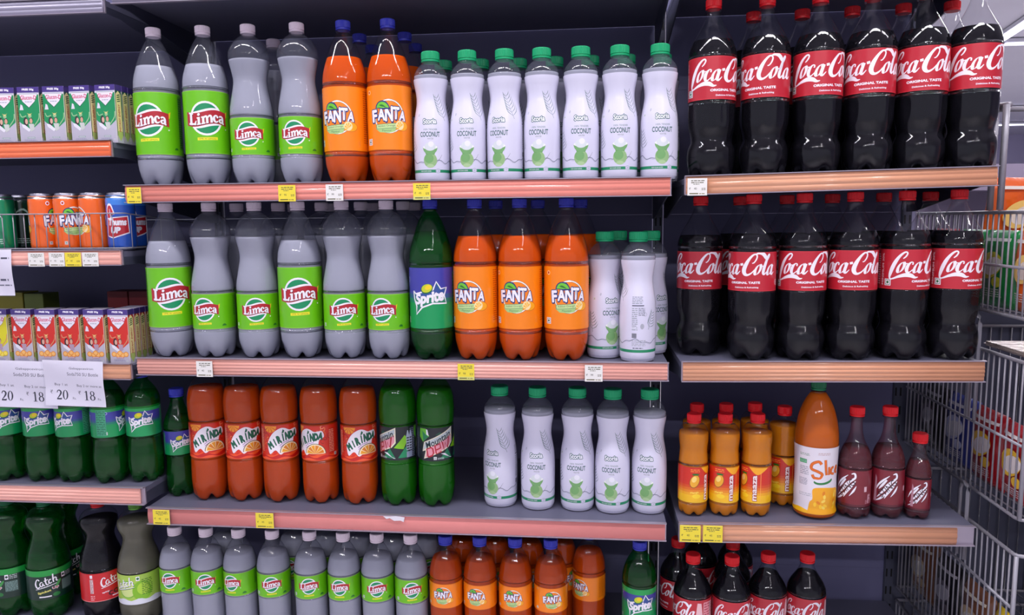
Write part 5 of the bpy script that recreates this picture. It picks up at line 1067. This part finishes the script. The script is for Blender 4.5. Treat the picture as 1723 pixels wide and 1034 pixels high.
def packet_proto(key, base, acc, acc2):
    w, h, d = .15, .20, .055; t = empty('snack_packet'); bm = bmesh.new(); pillow(bm, w, h, d, len(PK)*.7)
    bm_obj('pouch', bm, mat('pouch_'+key, base, .28, coat=.4, bump=.6, bscale=28, bdist=.006), t, True)
    for sgn, nm in ((-1, 'front_print'), (1, 'back_print')):
        a = Art(); a.ell(0, h*.55, w*.32, h*.17, acc, rot=.3); a.ell(.01, h*.54, w*.25, h*.11, acc2, rot=.3); a.rect(-w*.4, w*.4, h*.86, h*.90, acc2); a.lines(-w*.3, w*.3, h*.14, h*.26, 4, acc2); a.ell(w*.2, h*.34, w*.12, h*.07, acc)
        def mp(u, v, o, sgn=sgn):
            uu, vv = u/(w/2), v/h*2-1; tt = (max(0, 1-abs(uu)**2.6)*max(0, 1-abs(vv)**3.2))**.5; return Vector((u*-sgn, sgn*(d/2*tt*1.2+.001+o), v))
        flat(a, nm, -w*.44, w*.44, h*.08, h*.92, FOIL, t, mp, w/12, h/14)
    t['_w'] = w; PK[key] = t; return t
PC = dict(red=((170, 24, 36), (240, 190, 60), (236, 226, 226)), green=((30, 140, 70), (200, 210, 60), (226, 236, 226)), yellow=((212, 180, 40), (180, 40, 25), (60, 40, 30)), orange=((226, 96, 25), (250, 210, 120), (240, 230, 220)),
          black=((30, 28, 34), (120, 110, 120), (190, 186, 196)), blue=((60, 70, 150), (200, 205, 240), (230, 230, 240)), pink=((226, 150, 160), (200, 40, 60), (240, 226, 226)), brown=((130, 84, 60), (220, 190, 150), (230, 220, 200)))
for k_, v in PC.items(): packet_proto(k_, *v)
up = set()
RX0, RX1, RY0, RY1 = 1.884, 2.42, -.070, .47
def basket(z0, z1, label, front=RY0, step=.0215, rails=(), y1=RY1, high=True):
    t = empty('wire_basket', ((RX0+RX1)/2, (front+y1)/2, z0)); tag(t, label, 'wire basket', 'stacked wire baskets beside the shelves')
    ox, oy = (RX0+RX1)/2, (front+y1)/2; x0, x1, y0, yb = RX0-ox, RX1-ox, front-oy, y1-oy; h = z1-z0
    for nm, zz, r in (('top_rim', h, .0040), ('bottom_rim', 0, .0036)):
        bm = bmesh.new(); tube(bm, [(x0, yb, zz), (x0, y0+.012, zz), (x0+.004, y0+.003, zz), (x0+.012, y0, zz), (x1-.012, y0, zz), (x1, y0+.012, zz), (x1, yb, zz), (x0, yb, zz)], r); bm_obj(nm, bm, WIREM, t, True)
    for zz in rails:
        bm = bmesh.new(); tube(bm, [(x0-.002, yb, zz-z0), (x0-.002, y0+.004, zz-z0)], .0032); bm_obj('side_rail', bm, WIREM, t, True)
    bm = bmesh.new()
    y = y0+step
    while y < yb: tube(bm, [(x0, y, 0), (x0, y, h)], .0021, 6); y += step
    o_ = bm_obj('side_wires', bm, WIREM, t, True); o_ = bpy.data.objects.new('side_wires', o_.data); COL.objects.link(o_); o_.parent = t; o_.location = (x1-x0, 0, 0)
    bm = bmesh.new(); x = x0+step
    while x < x1: tube(bm, [(x, y0, h*.62), (x, y0, 0), (x, yb, 0), (x, yb, h)], .0020, 6); x += step*1.2
    bm_obj('front_and_floor_wires', bm, WIREM, t, True)
    bm = bmesh.new(); tube(bm, [(x0, y0, h*.62), (x1, y0, h*.62)], .0032); bm_obj('front_rail', bm, WIREM, t, True)
    bm = bmesh.new(); tube(bm, [(x0, y0, -.0), (x0, y0, h)], .0045); bm_obj('corner_post', bm, WIREM, t, True)
    return t
basket(1.115, 1.325, 'uppermost wire basket right of the cola bottles', front=-.16, rails=(1.215,))
basket(.715, 1.030, 'middle wire basket with red packets, right of the second and third shelves', rails=(.865,))
basket(.300, .640, 'lower wire basket right of the third shelf', rails=(.53,))
basket(.04, .26, 'lowest wire basket near the floor at right')
# hooked legs that stack one basket on the next
def stack_leg(Y, za, zb, lb):
    t = empty('basket_stacking_loop', (RX0-.006, Y, za)); h = zb-za; bm = bmesh.new()
    tube(bm, [(0, 0, 0), (0, 0, h-.02), (0, .006, h-.006), (0, .016, h), (0, .026, h-.006), (0, .032, h-.02), (0, .032, 0)], .0042); bm_obj('bent_rod', bm, WIREM, t, True); tag(t, lb, 'wire loop', 'stacking loops of the wire baskets')
stack_leg(.112, .870, 1.105, 'tall bent rod loop joining the uppermost and middle wire baskets')
stack_leg(.118, .545, .722, 'bent rod loop joining the middle and lower wire baskets')
pst = empty('rack_post_pair', (0, 0, 0)); tag(pst, 'pair of upright grey posts rising above the uppermost wire basket', 'rack post')
for Y, dx in ((.075, 0), (.115, 0)): bm = bmesh.new(); tube(bm, [(RX0, Y, 1.3295), (RX0, Y, 1.545)], .0065, 10); bm_obj('post', bm, WIREM, pst, True)
bm = bmesh.new(); tube(bm, [(RX0+.006, .075, 1.545), (RX0+.006, .12, 1.548)], .006); tube(bm, [(RX0+.006, .115, 1.54), (RX1, .115, 1.54)], .005); bm_obj('cross_bar', bm, WIREM, pst, True)
# packets in the baskets
rn = random.Random(11)
def packet(k_, X, Y, Z, rx, rz, sc, lb):
    t = PK[k_] if k_ not in up else dup(PK[k_]); up.add(k_)
    t.location = (X, Y, Z); t.rotation_euler = (rx, 0, rz); t.scale = (sc, sc, sc); tag(t, lb, 'snack packet', 'packets in the wire baskets')
tiers = [(1.119, ['red', 'green', 'green', 'orange'], 'uppermost'), (.719, ['black', 'blue', 'red', 'red'], 'middle'), (.304, ['brown', 'black', 'brown', 'yellow'], 'lower')]
NAMES = ['front corner', 'second', 'third', 'fourth', 'fifth', 'rear']
for z0, cols, nm in tiers:
    n = len(cols)
    for i in range(n):
        y = RY0+.072+(RY1-RY0-.144)*(n-1-i)/(n-1)
        packet(cols[i], RX0+.045, y, z0, rn.uniform(-.05, .05), pi/2+rn.uniform(-.05, .05), .84, '%s packet, %s from the back along the near side of the %s basket' % (cols[i], ['first', 'second', 'third', 'fourth', 'fifth', 'sixth'][i], nm))
    for i in range(3):
        c = {'uppermost': ['green', 'red', 'green'], 'middle': ['red', 'red', 'red'], 'lower': ['yellow', 'brown', 'yellow']}[nm][i]
        packet(c, RX0+.172+.131*i, RY0+.05, z0, rn.uniform(-.04, .04), rn.uniform(-.04, .04), .84, '%s packet facing the aisle, %s from the left in the %s basket' % (c, ORD[i], nm))
for i, (k_, X, Y) in enumerate((('pink', 2.02, .02), ('orange', 2.15, .20), ('orange', 2.045, .36))):
    packet(k_, X, Y, (1.20, 1.20, 1.22)[i] if i else 1.31, .1, .9 if i == 0 else .3, .95, '%s packet standing %s in the middle of the uppermost basket' % (k_, ['in front', 'in the middle', 'at the back'][i]))
bm = bmesh.new(); box(bm, RX1+.006, RX1+.02, RY0, RY1, 0, 1.32); box(bm, 1.856, RX1, RY1+.006, RY1+.018, 0, 1.10); tag(bm_obj('added_dark_board', bm, DARKM), 'added dark boards hiding the bright view behind and beside the basket rack', 'board')  # boards added to darken the bright view through the baskets
# silvery tray edge lying between the upper and the middle basket
bm = bmesh.new(); box(bm, 1.90, 2.38, -.04, .14, 1.034, 1.044, .004); tag(bm_obj('foil_tray', bm, mat('foil_tray_m', (204, 190, 184), .25, .7, bump=.5, bscale=45, bdist=.006)), 'flat shiny foil-wrapped tray between the uppermost and middle wire baskets', 'tray')

# ---------------------------------------------------------------- distant aisle seen past the shelf end
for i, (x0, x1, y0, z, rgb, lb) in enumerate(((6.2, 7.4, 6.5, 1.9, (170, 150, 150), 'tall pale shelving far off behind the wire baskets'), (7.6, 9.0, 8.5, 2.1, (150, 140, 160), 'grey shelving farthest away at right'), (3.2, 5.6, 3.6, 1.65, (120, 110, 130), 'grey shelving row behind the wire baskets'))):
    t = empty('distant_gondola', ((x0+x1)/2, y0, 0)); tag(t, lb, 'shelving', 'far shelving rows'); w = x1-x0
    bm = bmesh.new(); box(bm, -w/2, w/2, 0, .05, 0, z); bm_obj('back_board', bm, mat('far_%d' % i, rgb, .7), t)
    zz = .3
    while zz < z:
        bm = bmesh.new(); box(bm, -w/2, w/2, -.4, 0, zz-.03, zz); s = bm_obj('shelf_board', bm, MATS['far_%d' % i], t)
        zz += .4
